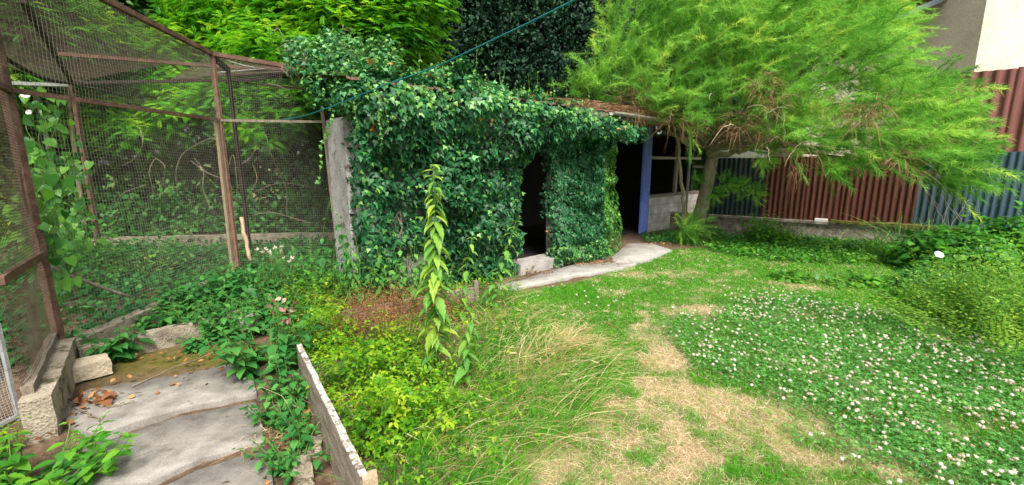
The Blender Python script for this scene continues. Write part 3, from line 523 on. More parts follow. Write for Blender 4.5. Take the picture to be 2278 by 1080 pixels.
# dead debris over roof edge
db = B(); n = 5200; s = rng.uniform(3.6, 7.2, n); off = rng.uniform(-1.6, .12, n) ; z = 2.47 - off * .15 + rng.uniform(0, .09, n); c = np.c_[P0 + DV * s[:, None] + NV * off[:, None], z]
d = rdir(n) * [1, 1, .35]; L = rng.uniform(.08, .28, n)[:, None]; t = np.linspace(0, 1, 4)
C = c[:, None] + d[:, None] * L[:, None] * t[None, :, None] - UP * (L[:, None] * .25 * t[None, :, None] ** 2); db.strands(C, np.full(n, .008), rng.random(n))
n = 330; s = rng.uniform(4.7, 7.8, n); c = np.c_[P0 + DV * s[:, None] + NV * rng.uniform(.05, .22, n)[:, None], rng.uniform(2.42, 2.5, n)]; L = rng.uniform(.1, .34, n)[:, None, None]
C = c[:, None] + (rdir(n) * .5)[:, None] * L * t[None, :, None] - UP * L * t[None, :, None] ** 1.5; db.strands(C, np.full(n, .007), rng.random(n))
db.make('dead_twig_litter', G['deadtwig'], kind='stuff')
# ------------------------------------------------------------------ aviary
A_ = np.array([-3.52, 3.20, .25]); B_ = np.array([-3.67, 5.69, .25]); C_ = np.array([-2.27, 5.62, .1]); A2 = np.array([-2.86, 2.36, .25]); D_ = np.array([-7.49, 7.76, 0.0])
Bt = ony(485, 120, 5.69); Bt[0] = B_[0] - .02
At = np.array([A_[0] - .04, 3.2, Bt[2] + .12]); Ct = ony(690, 157, 6.45); Dt = ony(160, 185, 7.76); A2t = A2 + [-.03, 0, 2.9]; At0 = np.array([-3.40, 2.2, Bt[2] + .2])
Et = ony(125, 120, 5.55); Dt2 = np.array([Ct[0] - .3, Ct[1] + .5, Dt[2]]); Ft = ony(50, 0, 3.9)
av = thing('aviary', 'large rusty walk-in wire mesh aviary with sagging roof of brown netting', 'aviary', (-4.5, 4.5, 0))
def wires(P00, P10, P11, P01, cell, r, sagv=0.0, seg=5, seed=0, skip=0):
    """net between four corners: P00-P10 is the bottom edge"""
    b = B(); P00, P10, P11, P01 = map(np.asarray, (P00, P10, P11, P01)); nu = int(np.linalg.norm(P10 - P00) / cell); nv = int(np.linalg.norm(P01 - P00) / cell)
    nrm = np.cross(P10 - P00, P01 - P00); nrm = nrm / np.linalg.norm(nrm)
    def pt(u, v):
        p = ((1 - u) * (1 - v))[..., None] * P00 + (u * (1 - v))[..., None] * P10 + (u * v)[..., None] * P11 + ((1 - u) * v)[..., None] * P01
        s = np.sin(math.pi * u) * np.sin(math.pi * v); p = p + nrm * (noise(p, 2.2, seed) - .5)[..., None] * .05
        return p - UP * (s * sagv)[..., None] + (np.stack([noise(p, 6, seed + 1), noise(p, 6, seed + 2), noise(p, 6, seed + 3)], -1) - .5) * .012
    for ax_, n in ((0, nu), (1, nv)):
        f = np.linspace(0, 1, n + 1); t = np.linspace(0, 1, seg * 4 + 1); Ff, Tt = np.meshgrid(f, t, indexing='ij'); C = pt(Ff, Tt) if ax_ == 0 else pt(Tt, Ff)
        T = unit(np.gradient(C, axis=1)); X = np.broadcast_to(nrm, T.shape); Y = np.cross(T, X); k = C.shape[1]; m = C.shape[0]
        ang = np.array([0, 2.094, 4.189]); V = C[:, :, None] + r * (np.cos(ang)[:, None] * X[:, :, None] + np.sin(ang)[:, None] * Y[:, :, None])
        idx = np.arange(m * k * 3).reshape(m, k, 3); nx = np.roll(idx, -1, 2); b.add(V.reshape(-1, 3), np.stack([idx[:, :-1], nx[:, :-1], nx[:, 1:], idx[:, 1:]], -1).reshape(-1, 4))
    return b
def up(p, z): return np.array([p[0], p[1], z])
wires(A_, B_, Bt, At, .031, .0010, 0, seed=1).make('front_mesh', G['wire'], av)
wires(B_, C_ + [0, 0, .15], Ct, Bt, .031, .0010, 0, seed=2).make('side_mesh', G['wire'], av)
wires(A2, A_, At, A2t, .021, .0016, 0, seed=3).make('near_mesh', G['rustwire'], av, label='dense brown mesh panel nearest the path')
wires(D_ + [0, 0, .3], np.array([-2.6, 8.3, .3]), np.array([-2.6, 8.3, 2.9]), Dt, .06, .0011, 0, seed=4).make('back_mesh', G['rustwire'], av)
wires(At0, Bt, Dt, Dt + (At0 - Bt) * 1.3, .028, .0018, .10, seed=5).make('roof_mesh', G['rustwire'], av, label='brown rusty netting sagging across the roof')
wires(Bt, Ct, Dt2, Dt + (Dt2 - Dt) * .45, .030, .0017, .05, seed=6).make('roof_mesh', G['rustwire'], av, label='brown netting over the corner by the ivy')
def bar(name, m, a, b_, wd=.035, th=.035, jit=.004, seg=8, **k):
    q = B(); q.beam(a, b_, wd, th, seg=seg, jit=jit); return q.make(name, m, av, **k)
def post(name, m, a, b_, wd=.05, **k):
    q = B(); a = np.asarray(a); b_ = np.asarray(b_); q.beam(a, b_, wd, wd, seg=12, jit=.004, up=(0, 1, 0)); return q.make(name, m, av, **k)
post('post', G['rust'], A_ - [0, 0, .1], At, .05); post('post', G['rustpost'], B_ - [0, 0, .3], Bt, .046)
q = ony(488, 272, 5.65); post('brace_post', G['palewood'], B_ + [-.06, -.03, -.3], [q[0] - .02, 5.62, q[2]], .035, label='pale batten wired to the corner post')
post('post', G['darksteel'], B_ + [-.12, .5, -.3], Bt + [-.12, .48, -.06], .04); post('post', G['rust'], D_, Dt, .06)
post('post', G['wood'], C_, C_ + [-.1, .05, 2.15], .045)
ra = np.array([A_[0], A_[1], 2.1]); rb = ony(490, 268, 5.69); rc = ony(737, 272, 5.66)
bar('rail', G['rust'], ra, rb, .03, .035); bar('rail', G['wood'], rb, rc, .03, .03)
bar('rail', G['rust'], up(A2, .95), up(A_, .92), .03, .05); bar('rail', G['rust'], up(A2, 2.1), ra, .03, .04)
bar('roof_beam', G['rust'], At0, Bt, .05, .05); bar('roof_beam', G['rust'], Bt, Ct, .05, .05); bar('roof_beam', G['darksteel'], Dt, ony(560, 178, 6.9), .045, .045); bar('roof_beam', G['darksteel'], ony(560, 178, 6.9), Ct, .045, .045)
bar('roof_beam', G['rust'], Et, ony(486, 148, 6.35), .045, .04); bar('roof_beam', G['rust'], ony(486, 148, 6.35), Ct, .045, .04)
bar('roof_beam', G['darksteel'], Ft, Dt, .05, .05); bar('roof_beam', G['darksteel'], Bt + [0, 0, -.03], Bt + [-.14, .5, -.08], .05, .06)
q = B(); t = np.linspace(0, 1, 12)[:, None]; c = ony(-40, 95, 5.0) * (1 - t) + Dt * t - UP * np.sin(t * math.pi) * .12; q.tube(c, .028, 6); q.make('sagging_cable', G['darksteel'], av)
bar('roof_beam', G['galv'], ony(20, 185, 6.9), ony(158, 190, 7.7), .05, .05, label='pale grey beam at the back left corner')
q = B(); t = np.linspace(0, 1, 8)[:, None]
q.tube(Bt * (1 - t) + ony(570, 150, 6.2) * t + [0, 0, -.01] - UP * np.sin(t * math.pi) * .02, .008, 5); q.tube(ony(480, 162, 6.3) * (1 - t) + ony(610, 152, 6.4) * t, .007, 5); q.make('tie_wire', G['galv'], av)
q = B(); c = ony(105, 590, 3.3) * (1 - t) + ony(290, 660, 3.75) * t - UP * np.sin(t * math.pi) * .02; q.tube(c + rng.normal(0, .004, c.shape), .014, 7); q.make('perch', G['wood'], av)
# leaning poles inside
def pole(lbl, m, a, b_, r, nm='leaning_pole'):
    c = np.linspace(0, 1, 10)[:, None]; p = np.asarray(a) * (1 - c) + np.asarray(b_) * c + rng.normal(0, .006, (10, 3)); q = B(); q.tube(p, r, 8)
    o = q.make(nm, m); o['label'] = lbl; o['category'] = 'pole'
pole('grey round pole wound with bindweed inside the aviary', G['greypipe'], up(onz(150, 545), 0), ony(75, 170, onz(150, 545)[1]), .035)
pole('thin yellowish wooden stick leaning beside the grey pole', G['palewood'], onz(138, 530), ony(83, 280, onz(138, 530)[1]), .025)
pole('pale wooden pole standing close to the rear left aviary post', G['palewood'], onz(190, 540), ony(152, 192, onz(190, 540)[1]), .04)
pole('short split wooden stake leaning at the foot of the corner post', G['palewood'], ony(556, 580, 5.2), ony(537, 485, 5.3), .022, 'wooden_stake')
# low concrete kerbs
def kerb(lbl, a, b_, w_, h, m, name='concrete_kerb', z0=-.05, seed=0, cat='kerb'):
    a = up(a, 0); b_ = up(b_, 0); L = np.linalg.norm(b_ - a); d = (b_ - a) / L; x = np.cross(d, UP)
    q = B(); q.box((a + b_) / 2 + [0, 0, (h + z0) / 2], (L, w_, h - z0), ax=[d, x * -1, UP], seg=(int(L / .06) + 1, 3, 4), jit=.010, seed=seed); o = q.make(name, m, smooth=False); o['label'] = lbl; o['category'] = cat; return o
kerb('mossy concrete kerb running beside the path under the near mesh panel', A_ + [.05, -.02, 0], A2 + [.12, -.06, 0], .13, .26, G['kerb'], seed=1)
kerb('low concrete kerb behind the mossy end of the path', A_ + [.07, .05, 0], [-2.05, 4.75, 0], .12, .16, G['kerb'], seed=2)
kerb('concrete kerb under the aviary mesh, half hidden by weeds', A_, B_, .12, .2, G['kerb'], seed=3)
kerb('straight concrete kerb at the rear of the aviary floor', [-7.7, 7.9, 0], [-3.0, 8.6, 0], .14, .24, G['kerb'], seed=4)
q = kerb('weathered wooden rail lying on the kerb by the mesh panel', A_ + [-.02, -.02, 0], A2 + [.02, 0, 0], .05, .31, G['wood'], 'timber_rail', .255, 5, 'timber')
# mesh gate at the left frame edge
gate = thing('mesh_gate', 'silvery wire mesh gate with grey metal edge at the left frame edge', 'gate', (-3.0, 2.2, 0))
g0 = onz(42, 935); g1 = np.array([-3.2, 1.2, 0]); gt_ = 1.9
wires(g0 + [0, 0, .05], g1 + [0, 0, .05], up(g1, .62), up(g0, .62), .016, .0014, 0, seed=9).make('mesh', G['galv'], gate)
q = B(); q.beam(g0, up(g0, .64), .02, .02, up=(0, 1, 0)); q.beam(up(g0, .63), up(g1, .63), .02, .02); q.beam(g1, up(g1, .64), .02, .02, up=(0, 1, 0)); q.beam(up(g0, .03), up(g1, .03), .02, .02); q.make('frame', G['greypipe'], gate)
# block, stones, boards
def rock(name, lbl, c, size, m, seed, cat='stone', rz=0.3, jit=.02):
    q = B(); q.box(c, size, rz=rz, seg=(6, 5, 4), jit=jit, seed=seed); o = q.make(name, m, smooth=False); o['label'] = lbl; o['category'] = cat; return o
rock('stone_block', 'pale sandy stone block lying at the inner corner of the kerbs', (-3.20, 3.06, .075), (.24, .17, .12), G['stone'], 3, rz=.9, jit=.012)
rock('rubble_stone', 'pitted white concrete lump beside the foot of the leaning board', up(onz(672, 1060), .02), (.09, .17, .10), G['kerb'], 4, rz=.5, jit=.035)
rock('rubble_stone', 'whitish stone half buried in weeds above the leaning board', up(onz(555, 715, .12), .12), (.16, .13, .13), G['whiteboard'], 5, jit=.03)
rock('rubble_stone', 'mossy brown stone behind the concrete kerb in the weeds', up(onz(690, 1000), .0), (.12, .14, .08), G['kerb'], 6, jit=.03)
def plank(name, lbl, a, b_, zt, zb, th, m, capm=None, seed=0):
    t = thing(name, lbl, 'board', up((np.asarray(a) + np.asarray(b_)) / 2, 0)); a = up(a, 0); b_ = up(b_, 0); L = np.linalg.norm(b_ - a); d = (b_ - a) / L; x = np.cross(d, UP)
    q = B(); q.box((a + b_) / 2 + [0, 0, (zt + zb) / 2], (L, th, zt - zb), ax=[d, -x, UP], seg=(int(L / .05), 1, 5), jit=.006, seed=seed); q.make('face_board', m, t)
    if capm: q = B(); q.box((a + b_) / 2 + [0, 0, zt + .003], (L, th * 1.05, .010), ax=[d, -x, UP], seg=(int(L / .05), 2, 1), jit=.006, seed=seed); q.make('painted_edge', capm, t)
    return t
b0 = onz(665, 768, .34); b1_ = onz(808, 1060, .34)
t = plank('garden_board', 'long weathered grey board on edge beside the path, flaking white top', b0, b1_, .34, .0, .03, G['board'], G['whiteboard'], 2)
q = B(); q.box(up(onz(822, 1062, .33), .15), (.06, .05, .38), rz=.4, seg=(1, 1, 6), jit=.003); q.make('post', G['palewood'], t)
b0 = onz(760, 695, .2); b1_ = onz(1058, 637, .22)
t = plank('garden_board', 'cracked grey board at the back of the weedy bed, by the shed path', b0, b1_, .21, -.02, .03, G['board'], None, 7)
q = B(); q.box(up(b1_, .12), (.05, .07, .32), rz=.4, seg=(1, 1, 6), jit=.004); q.make('post', G['wood'], t)
# ------------------------------------------------------------------ boundary wall and fence
F0 = np.array([4.81, 10.07]); F1 = np.array([8.07, 7.73]); FD = (F1 - F0) / np.linalg.norm(F1 - F0); FN = np.array([FD[1], -FD[0]])
if FN[1] > 0: FN = -FN
def FW(s, off=0.0, z=0.0): p = F0 + FD * s + FN * off; return np.array([p[0], p[1], z])
AXF = np.array([[FD[0], FD[1], 0], [-FN[0], -FN[1], 0], [0, 0, 1.]])
def sF(px, py=480):
    rr = ray(px, py); rr = rr[0] / rr[1]; # X=rr*Y on line
    return ((rr * F0[1] - F0[0]) / (FD[0] - rr * FD[1]))
lw = thing('boundary_wall', 'low rough concrete wall with mossy ledge under the metal fence', 'wall', FW(2))
q = B(); q.box(FW(3, .0, .17), (8.6, .16, .38), ax=AXF, seg=(90, 3, 8), jit=.016, seed=3); q.make('base', G['oldwall'], lw)
q = B(); q.box(FW(3, .02, .385), (8.6, .20, .05), ax=AXF, seg=(90, 4, 2), jit=.012, seed=5); q.make('coping', G['oldwall'], lw)
q = B(); s0, s1 = sF(1850), sF(2140); q.box(FW((s0 + s1) / 2, .05, .43), (s1 - s0, .19, .055), ax=AXF, seg=(60, 6, 2), jit=.022, seed=8); q.make('moss_cushion', G['mossy'], lw)
q = B(); q.box(FW(sF(1828), .05, .43), (.22, .14, .06), ax=AXF, seg=(4, 2, 2), jit=.006); q.make('loose_coping_stone', G['whitesheet'], lw)
def sheet(name, lbl, s0, s1, z0, z1, m, off=0.0, pitch=.10, amp=.014, prof='trap', group=None, tilt=0.0):
    S = np.linspace(s0, s1, max(8, int((s1 - s0) / pitch * 10))); ph = (S - s0) / pitch * 2 * math.pi
    wv = np.clip(np.sin(ph) * 1.8, -1, 1) * amp if prof == 'trap' else np.sin(ph) * amp; Z = np.linspace(z0, z1, 7); V = []
    for z in Z:
        for s, w_ in zip(S, wv): V.append(FW(s + tilt * (z - z0), off + w_ + .006 * math.sin(s * 3 + z * 2), z))
    n = len(S); V = np.array(V); idx = np.arange(len(V)).reshape(len(Z), n); F = np.stack([idx[:-1, :-1], idx[:-1, 1:], idx[1:, 1:], idx[1:, :-1]], -1).reshape(-1, 4)
    Vb = V - np.array([*FN, 0]) * .002; q = B(); q.add(V, F); q.add(Vb, F[:, ::-1]); o = q.make(name, m); o['label'] = lbl; o['category'] = 'fence panel'
    if group: o['group'] = group
    return o
gp = 'corrugated metal sheets of the boundary fence'
ed = [(1560, 1695, 'petrol', 'dark petrol corrugated sheet beside the tamarisk trunk', 1.70), (1693, 1790, 'brown', 'brown corrugated sheet next to the petrol one', 1.72), (1786, 1880, 'brown', 'middle brown corrugated sheet of the low fence', 1.73), (1876, 2032, 'brown', 'brown corrugated sheet adjoining the slate blue ones', 1.75),
      (2030, 2085, 'slate', 'narrow dark slate corrugated sheet next to the brown sheets', 1.76), (2082, 2150, 'slate', 'slate corrugated sheet between the narrow slate and the blue', 1.77), (2146, 2222, 'slateblue', 'blue corrugated sheet left of the frame-edge one', 1.78), (2219, 2420, 'slateblue', 'blue corrugated sheet at the right frame edge', 1.78)]
for i, (a, c, m, lb, zt) in enumerate(ed): sheet('fence_sheet', lb, sF(a), sF(c), .36, zt, G[m], -.03 + .012 * (i % 2), group=gp)
ed = [(2020, 2110, 'faded tall brown sheet standing behind the fence, mostly hidden by tamarisk'), (2106, 2245, 'tall faded brown sheet behind the blue ones, second from frame edge'), (2242, 2420, 'tall faded brown sheet behind the blue ones at the frame edge')]
for i, (a, c, lb) in enumerate(ed): sheet('fence_sheet', lb, sF(a, 300), sF(c, 300), .4, 3.12 + .02 * i, G['pinkbrown'], -.14 + .012 * (i % 2), .16, .02, group='tall faded sheets behind the fence')
# fence frame posts behind
q = thing('fence_support', 'grey steel posts and rail holding the corrugated sheets from behind', 'fence frame', FW(2, -.2))
for s in np.arange(-.8, 7.6, 1.6): b = B(); b.box(FW(s, -.22, 1.4), (.05, .05, 2.8), ax=AXF); b.make('post', G['greypipe'], q)
b = B(); b.box(FW(3.4, -.22, 1.5), (8.2, .04, .05), ax=AXF); b.make('rail', G['greypipe'], q)
# white sheet above petrol panel
s0, s1 = sF(1585, 335), sF(1700, 335); b = B(); b.box(FW((s0 + s1) / 2, -.07, 1.89), (s1 - s0, .03, .38), ax=AXF, seg=(4, 1, 3), jit=.004); o = b.make('white_panel', G['whitesheet']); o['label'] = 'white panel above the petrol sheet, seen past the tamarisk fork'; o['category'] = 'panel'
# ------------------------------------------------------------------ neighbour house
house = thing('house', 'neighbouring cream stucco house rising behind the fence at the right', 'house', (12, 10, 0))
cw = ony(2176, 120, 9.6); hx = cw[0]
b = B(); b.box((hx + 3.0, 9.6 + .02 + 2, 3.5), (6.0, 4, 7.0), seg=(1, 1, 1)); b.make('wall', G['stucco'], house)
b = B(); b.box((hx - 1.05, 11.2 + 1.5, 2.55), (2.6, 3, 5.0)); b.make('recessed_wall', G['beige'], house)
e0 = ony(2010, 22, 10.6); e1 = ony(2186, -2, 10.6)
b = B(); b.beam((e0[0] - .6, 10.55, e0[2] - .35 + .0), (hx + .0, 10.55, e1[2] + .0), .12, .11); b.make('gutter', G['zinc'], house)
b = B()
for k in range(14): b.box((hx - 1.3, 10.62 + k * .25, e1[2] + .06 + k * .14), (3.2, .30, .035), ax=[[1, 0, .06], [0, .87, .49], [0, -.49, .87]], seg=(40, 1, 1), jit=.006)
b.make('roof', G['roof'], house)
# ------------------------------------------------------------------ trees behind
def limb(b, a, c, r0, r1, n=9, wob=.05, k=7):
    t = np.linspace(0, 1, n)[:, None]; p = np.asarray(a) * (1 - t) + np.asarray(c) * t; L = np.linalg.norm(np.asarray(c) - a)
    p[1:-1] += (np.cumsum(rng.normal(0, wob * L / n, (n - 2, 3)), 0)); b.tube(p, np.linspace(r0, r1, n), k); return p
def tree(lbl, base, H, blobs_, kind, name='tree', group=None, dens=1.0, th=.16):
    t = thing(name, lbl, 'tree', base, group); tr = B(); top = np.array([base[0], base[1], H * .75]); tp = limb(tr, base, top, th, th * .45, 12, .04, 9)
    for c, r in blobs_: limb(tr, tp[rng.integers(5, 12)], np.asarray(c), th * .35, .02, 8, .12, 6)
    tr.make('trunk', G['barkdark'], t, smooth=True); lf = B(); inner = B()
    for c, r in blobs_:
        c = np.asarray(c); area = r * r
        if kind == 'locust':
            n = int(330 * area * dens); d = rdir(n); d[:, 1] = np.where(rng.random(n) < .6, -np.abs(d[:, 1]), d[:, 1]); rr = r * (.55 + .5 * rng.random(n)) * (.7 + .6 * fbm(d * 2 + c, 1.3, 4)); p = c + d * rr[:, None] * [1, 1, .85]
            ns = 5     # sprays: a shoot with several drooping compound leaves
            for q in range(ns):
                f = q / ns; sd_ = unit(d * [1, 1, .2] + rng.normal(0, .35, (n, 3))); pp = p + sd_ * f * .3 - UP * f * .10
                T = unit(sd_ * .7 + np.cross(sd_, UP) * (1 if q % 2 else -1) * .8 + [0, 0, -.25] + rng.normal(0, .2, (n, 3)))
                lf.scat(LOC, pp, UP + d * .5 + rng.normal(0, .25, (n, 3)), T, rng.uniform(.14, .25, n), np.clip(rng.uniform(.05, .75, n) + .15 * d[:, 2] + .1 * f, 0, 1))  # sunlit tops put into the leaf tone: upper leaves paler, lower darker
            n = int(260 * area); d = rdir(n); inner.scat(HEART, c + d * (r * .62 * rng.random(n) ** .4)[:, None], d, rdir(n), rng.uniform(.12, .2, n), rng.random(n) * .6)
        else:
            n = int(2100 * area * dens); d = rdir(n); cl = fbm(d * 2.2 + c * 3, 1.6, 9, 3); rr = r * (.5 + .85 * cl) * (.82 + .25 * rng.random(n)); p = c + d * rr[:, None]
            lf.scat(OVL if kind == 'broad' else SMALL, p, d + UP * .5 + rng.normal(0, .5, (n, 3)), rdir(n) + [0, 0, -.5], rng.uniform(.06, .12, n), np.clip(rng.random(n) * .8 + .5 * (cl - .5), 0, 1))
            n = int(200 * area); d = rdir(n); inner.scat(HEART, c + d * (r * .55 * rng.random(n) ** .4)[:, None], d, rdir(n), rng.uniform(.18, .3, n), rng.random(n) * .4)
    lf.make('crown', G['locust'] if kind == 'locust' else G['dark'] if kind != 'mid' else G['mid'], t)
    inner.make('gap_shade_leaves', G['mid'] if kind == 'locust' else G['dark'], t)  # outsized dark leaves added inside each crown to paint its shaded gaps
def bl(*a): return [(ony(px, py, Y), r) for px, py, Y, r in a]
grp_l = 'false acacia trees behind the aviary'
tree('bright green false acacia with feathery leaves rising above the ivy, centre left', (-2.6, 11.4, 0), 6, bl((640, 40, 10.2, .95), (760, 40, 9.6, .95), (870, 60, 9.6, .8), (900, -20, 9.8, 1.0), (760, -60, 10, 1.2), (620, 110, 9.4, .7), (720, 120, 9.2, .6), (930, 110, 9.9, .45), (560, 30, 10.4, .8), (480, 30, 10.6, .9), (560, 110, 10, .7)), 'locust', 'acacia_tree', grp_l, 1.15)
tree('false acacia with yellow green fronds seen through the aviary corner netting', (-5.2, 10.6, 0), 5, bl((430, 240, 9.6, .65), (520, 220, 9.6, .55), (640, 230, 9.4, .6), (700, 205, 9.4, .5), (380, 180, 9.9, .7), (600, 290, 9.2, .35), (540, 280, 9.3, .3), (330, 130, 9.8, .7), (420, 100, 10.3, .6), (560, 170, 9.9, .6)), 'locust', 'acacia_tree', grp_l, 1.7, .11)
tree('false acacia with low fronds behind the rear left aviary post', (-8.4, 10.2, 0), 5, bl((250, 250, 9.4, .6), (300, 290, 9.2, .4), (180, 250, 9.8, .6), (90, 270, 9.6, .7), (250, 180, 10, .6), (30, 200, 9.4, .7), (270, 120, 10, .6), (120, 200, 10, .6)), 'locust', 'acacia_tree', grp_l, 1.7, .11)
tree('false acacia hanging over the far left aviary roof', (-9.6, 7.5, 0), 6, bl((150, 60, 8.6, .8), (60, 20, 8, .8), (-60, 120, 7.6, .8), (200, 60, 9, .6), (40, 120, 8.2, .6), (-100, -60, 7.6, 1.0)), 'locust', 'acacia_tree', grp_l, .9, .12)
grp_d = 'dark trees behind the shed'
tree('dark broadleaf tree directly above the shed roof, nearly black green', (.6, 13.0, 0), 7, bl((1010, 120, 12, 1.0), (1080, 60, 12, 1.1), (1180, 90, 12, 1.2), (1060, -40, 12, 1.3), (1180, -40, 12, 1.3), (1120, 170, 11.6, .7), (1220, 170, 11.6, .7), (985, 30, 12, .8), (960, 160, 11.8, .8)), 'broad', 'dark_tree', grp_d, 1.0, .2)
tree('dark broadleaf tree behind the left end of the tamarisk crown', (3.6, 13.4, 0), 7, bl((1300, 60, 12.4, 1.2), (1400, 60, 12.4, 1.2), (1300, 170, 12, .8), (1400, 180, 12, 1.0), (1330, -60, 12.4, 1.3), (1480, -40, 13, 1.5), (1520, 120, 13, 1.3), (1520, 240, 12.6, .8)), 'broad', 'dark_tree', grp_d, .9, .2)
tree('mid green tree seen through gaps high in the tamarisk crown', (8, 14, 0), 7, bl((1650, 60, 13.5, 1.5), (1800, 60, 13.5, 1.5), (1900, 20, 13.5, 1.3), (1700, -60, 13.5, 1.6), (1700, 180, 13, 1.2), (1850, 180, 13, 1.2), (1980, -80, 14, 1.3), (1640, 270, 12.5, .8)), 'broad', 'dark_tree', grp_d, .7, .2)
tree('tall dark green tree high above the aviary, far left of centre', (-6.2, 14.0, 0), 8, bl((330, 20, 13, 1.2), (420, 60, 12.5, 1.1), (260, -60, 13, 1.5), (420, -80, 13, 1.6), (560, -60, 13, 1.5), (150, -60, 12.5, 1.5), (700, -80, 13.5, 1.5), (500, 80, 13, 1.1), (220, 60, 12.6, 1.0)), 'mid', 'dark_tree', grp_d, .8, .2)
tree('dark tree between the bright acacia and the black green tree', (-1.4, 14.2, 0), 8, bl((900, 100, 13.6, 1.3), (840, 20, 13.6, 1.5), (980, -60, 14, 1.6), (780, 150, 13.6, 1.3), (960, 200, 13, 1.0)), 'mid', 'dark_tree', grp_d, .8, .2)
# dense wood behind everything
n = 52000; x = rng.uniform(-17, 15, n); yb = np.interp(x, [-17, -9, -7, 0, 6, 15], [6.5, 9.0, 11.0, 13.2, 15.0, 16.5]); Hh = 7.5; zz = rng.uniform(0, Hh, n); q = np.stack([x, zz, x * 0], -1); cl = fbm(q, .9, 71, 3)
p = np.stack([x, yb + (1 - cl) * 2.6 - 1.0, zz], -1); wb = B(); wb.scat(OVL, p, [0, -1, .4] + rng.normal(0, .55, (n, 3)), rdir(n) + [0, 0, -.6], rng.uniform(.10, .24, n), np.clip(cl + rng.normal(0, .15, n) - .1, 0, 1))
n = 9000; x = rng.uniform(-18, 15.5, n); yb = np.interp(x, [-17, -9, -7, 0, 6, 15], [6.5, 9.0, 11.0, 13.2, 15.0, 16.5]) + 2.2; p = np.stack([x, yb + rng.uniform(0, .8, n), rng.uniform(0, 8.5, n)], -1)
wb.scat(HEART, p, [0, -1, .2] + rng.normal(0, .4, (n, 3)), rdir(n), rng.uniform(.35, .55, n), rng.random(n) * .4); wb.make('background_wood', G['mid'], kind='stuff')
# tree stems in the shade behind the mesh
for i, (px, Y, r_, lb) in enumerate([(300, 9.6, .06, 'reddish brown tree stem behind the aviary, left of the corner post'), (322, 10.0, .04, 'thinner brown tree stem just right of the reddish one'), (490, 10.2, .05, 'dark tree stem directly behind the corner post'), (580, 10.0, .04, 'thin dark tree stem right of the corner post')]):
    t = thing('tree_stem', lb, 'tree', ony(px, 480, Y) * [1, 1, 0], 'stems behind the aviary'); b = B(); c = up(ony(px, 480, Y), 0); limb(b, c, c + [rng.normal(0, .2), 0, 3.4], r_, r_ * .6, 12, .03, 8); b.make('trunk', G['barkdark'], t, smooth=True)
    b = B(); n = 60; p = c + np.stack([rng.normal(0, .25, n), rng.normal(0, .2, n), rng.uniform(1.5, 3.4, n)], -1); b.scat(OVL, p, rdir(n) + UP, rdir(n), .1, rng.random(n)); b.make('crown', G['mid'], t)
gsb = 'bushes behind the aviary'
for lb, px, py, Y, rx, h_, n, m in [('bushy dark shrub behind the rear left aviary post', 250, 520, 9.2, .9, 1.2, 1500, 'weed'), ('green shrub behind the aviary below the low acacia fronds', 400, 520, 9.6, .9, 1.3, 1500, 'weed'), ('loose shrub behind the aviary right of the corner post', 560, 510, 9.6, .8, 1.1, 1200, 'weed'), ('dark shrub filling the gap between aviary and shed wall', 690, 505, 9.4, .8, 1.7, 1600, 'weed'), ('green shrub at the far left behind the aviary', 90, 500, 8.6, 1.0, 1.6, 1700, 'nettle')]:
    c = ony(px, py, Y); t = thing('bush', lb, 'bush', up(c, 0), gsb); d = rdir(n); d[:, 2] = np.abs(d[:, 2]); cl = fbm(d * 2 + c, 1.4, 13, 3); p = up(c, .1) + d * ((.35 + .8 * rng.random(n)) * (.45 + 1.1 * cl))[:, None] * [rx, .6, h_]; l = B(); l.scat(OVL, p, d + UP * .8 + rng.normal(0, .4, (n, 3)), rdir(n) + [0, 0, -.3], rng.uniform(.07, .14, n), np.clip(.25 + rng.random(n) * .6 + .8 * (cl - .4), 0, 1)); l.make('leaves', G[m], t)
    b = B(); [b.tube(np.linspace(up(c, 0), p[rng.integers(0, n)], 5) + rng.normal(0, .01, (5, 3)), np.linspace(.012, .004, 5), 4) for _ in range(12)]; b.make('stems', G['twig'], t)
# bare climbing vines
vn = B()
for pts, Y in [([(395, 440), (390, 380), (405, 340), (470, 305), (520, 315)], 9), ([(420, 355), (460, 385), (500, 400), (520, 330), (530, 440), (505, 500)], 8.6), ([(550, 510), (545, 450), (575, 400), (560, 360)], 8.8), ([(520, 378), (560, 350), (590, 290), (600, 340), (640, 420), (636, 480)], 8.7), ([(560, 430), (620, 405), (690, 415), (730, 425)], 8.6),
               ([(345, 440), (330, 380), (345, 350), (370, 370), (360, 420)], 8.9), ([(270, 370), (300, 355), (320, 320), (310, 280)], 8.7), ([(470, 470), (450, 420), (455, 380), (430, 350)], 8.8), ([(700, 500), (600, 470), (560, 480)], 7.6), ([(250, 470), (270, 430), (330, 410)], 8.5)]:
    c = np.array([ony(a, b_, Y + rng.normal(0, .1)) for a, b_ in pts]); t = np.linspace(0, len(c) - 1, len(c) * 6); c = np.stack([np.interp(t, np.arange(len(c)), c[:, k]) for k in range(3)], -1); ker = np.ones(5) / 5
    c2 = np.stack([np.convolve(np.pad(c[:, k], 2, 'edge'), ker, 'valid') for k in range(3)], -1); vn.tube(c2, .0075, 5)
o = vn.make('bare_vine', G['twig']); o['label'] = 'bare pale twisting vines hanging in the shade behind the aviary mesh'; o['category'] = 'vine'
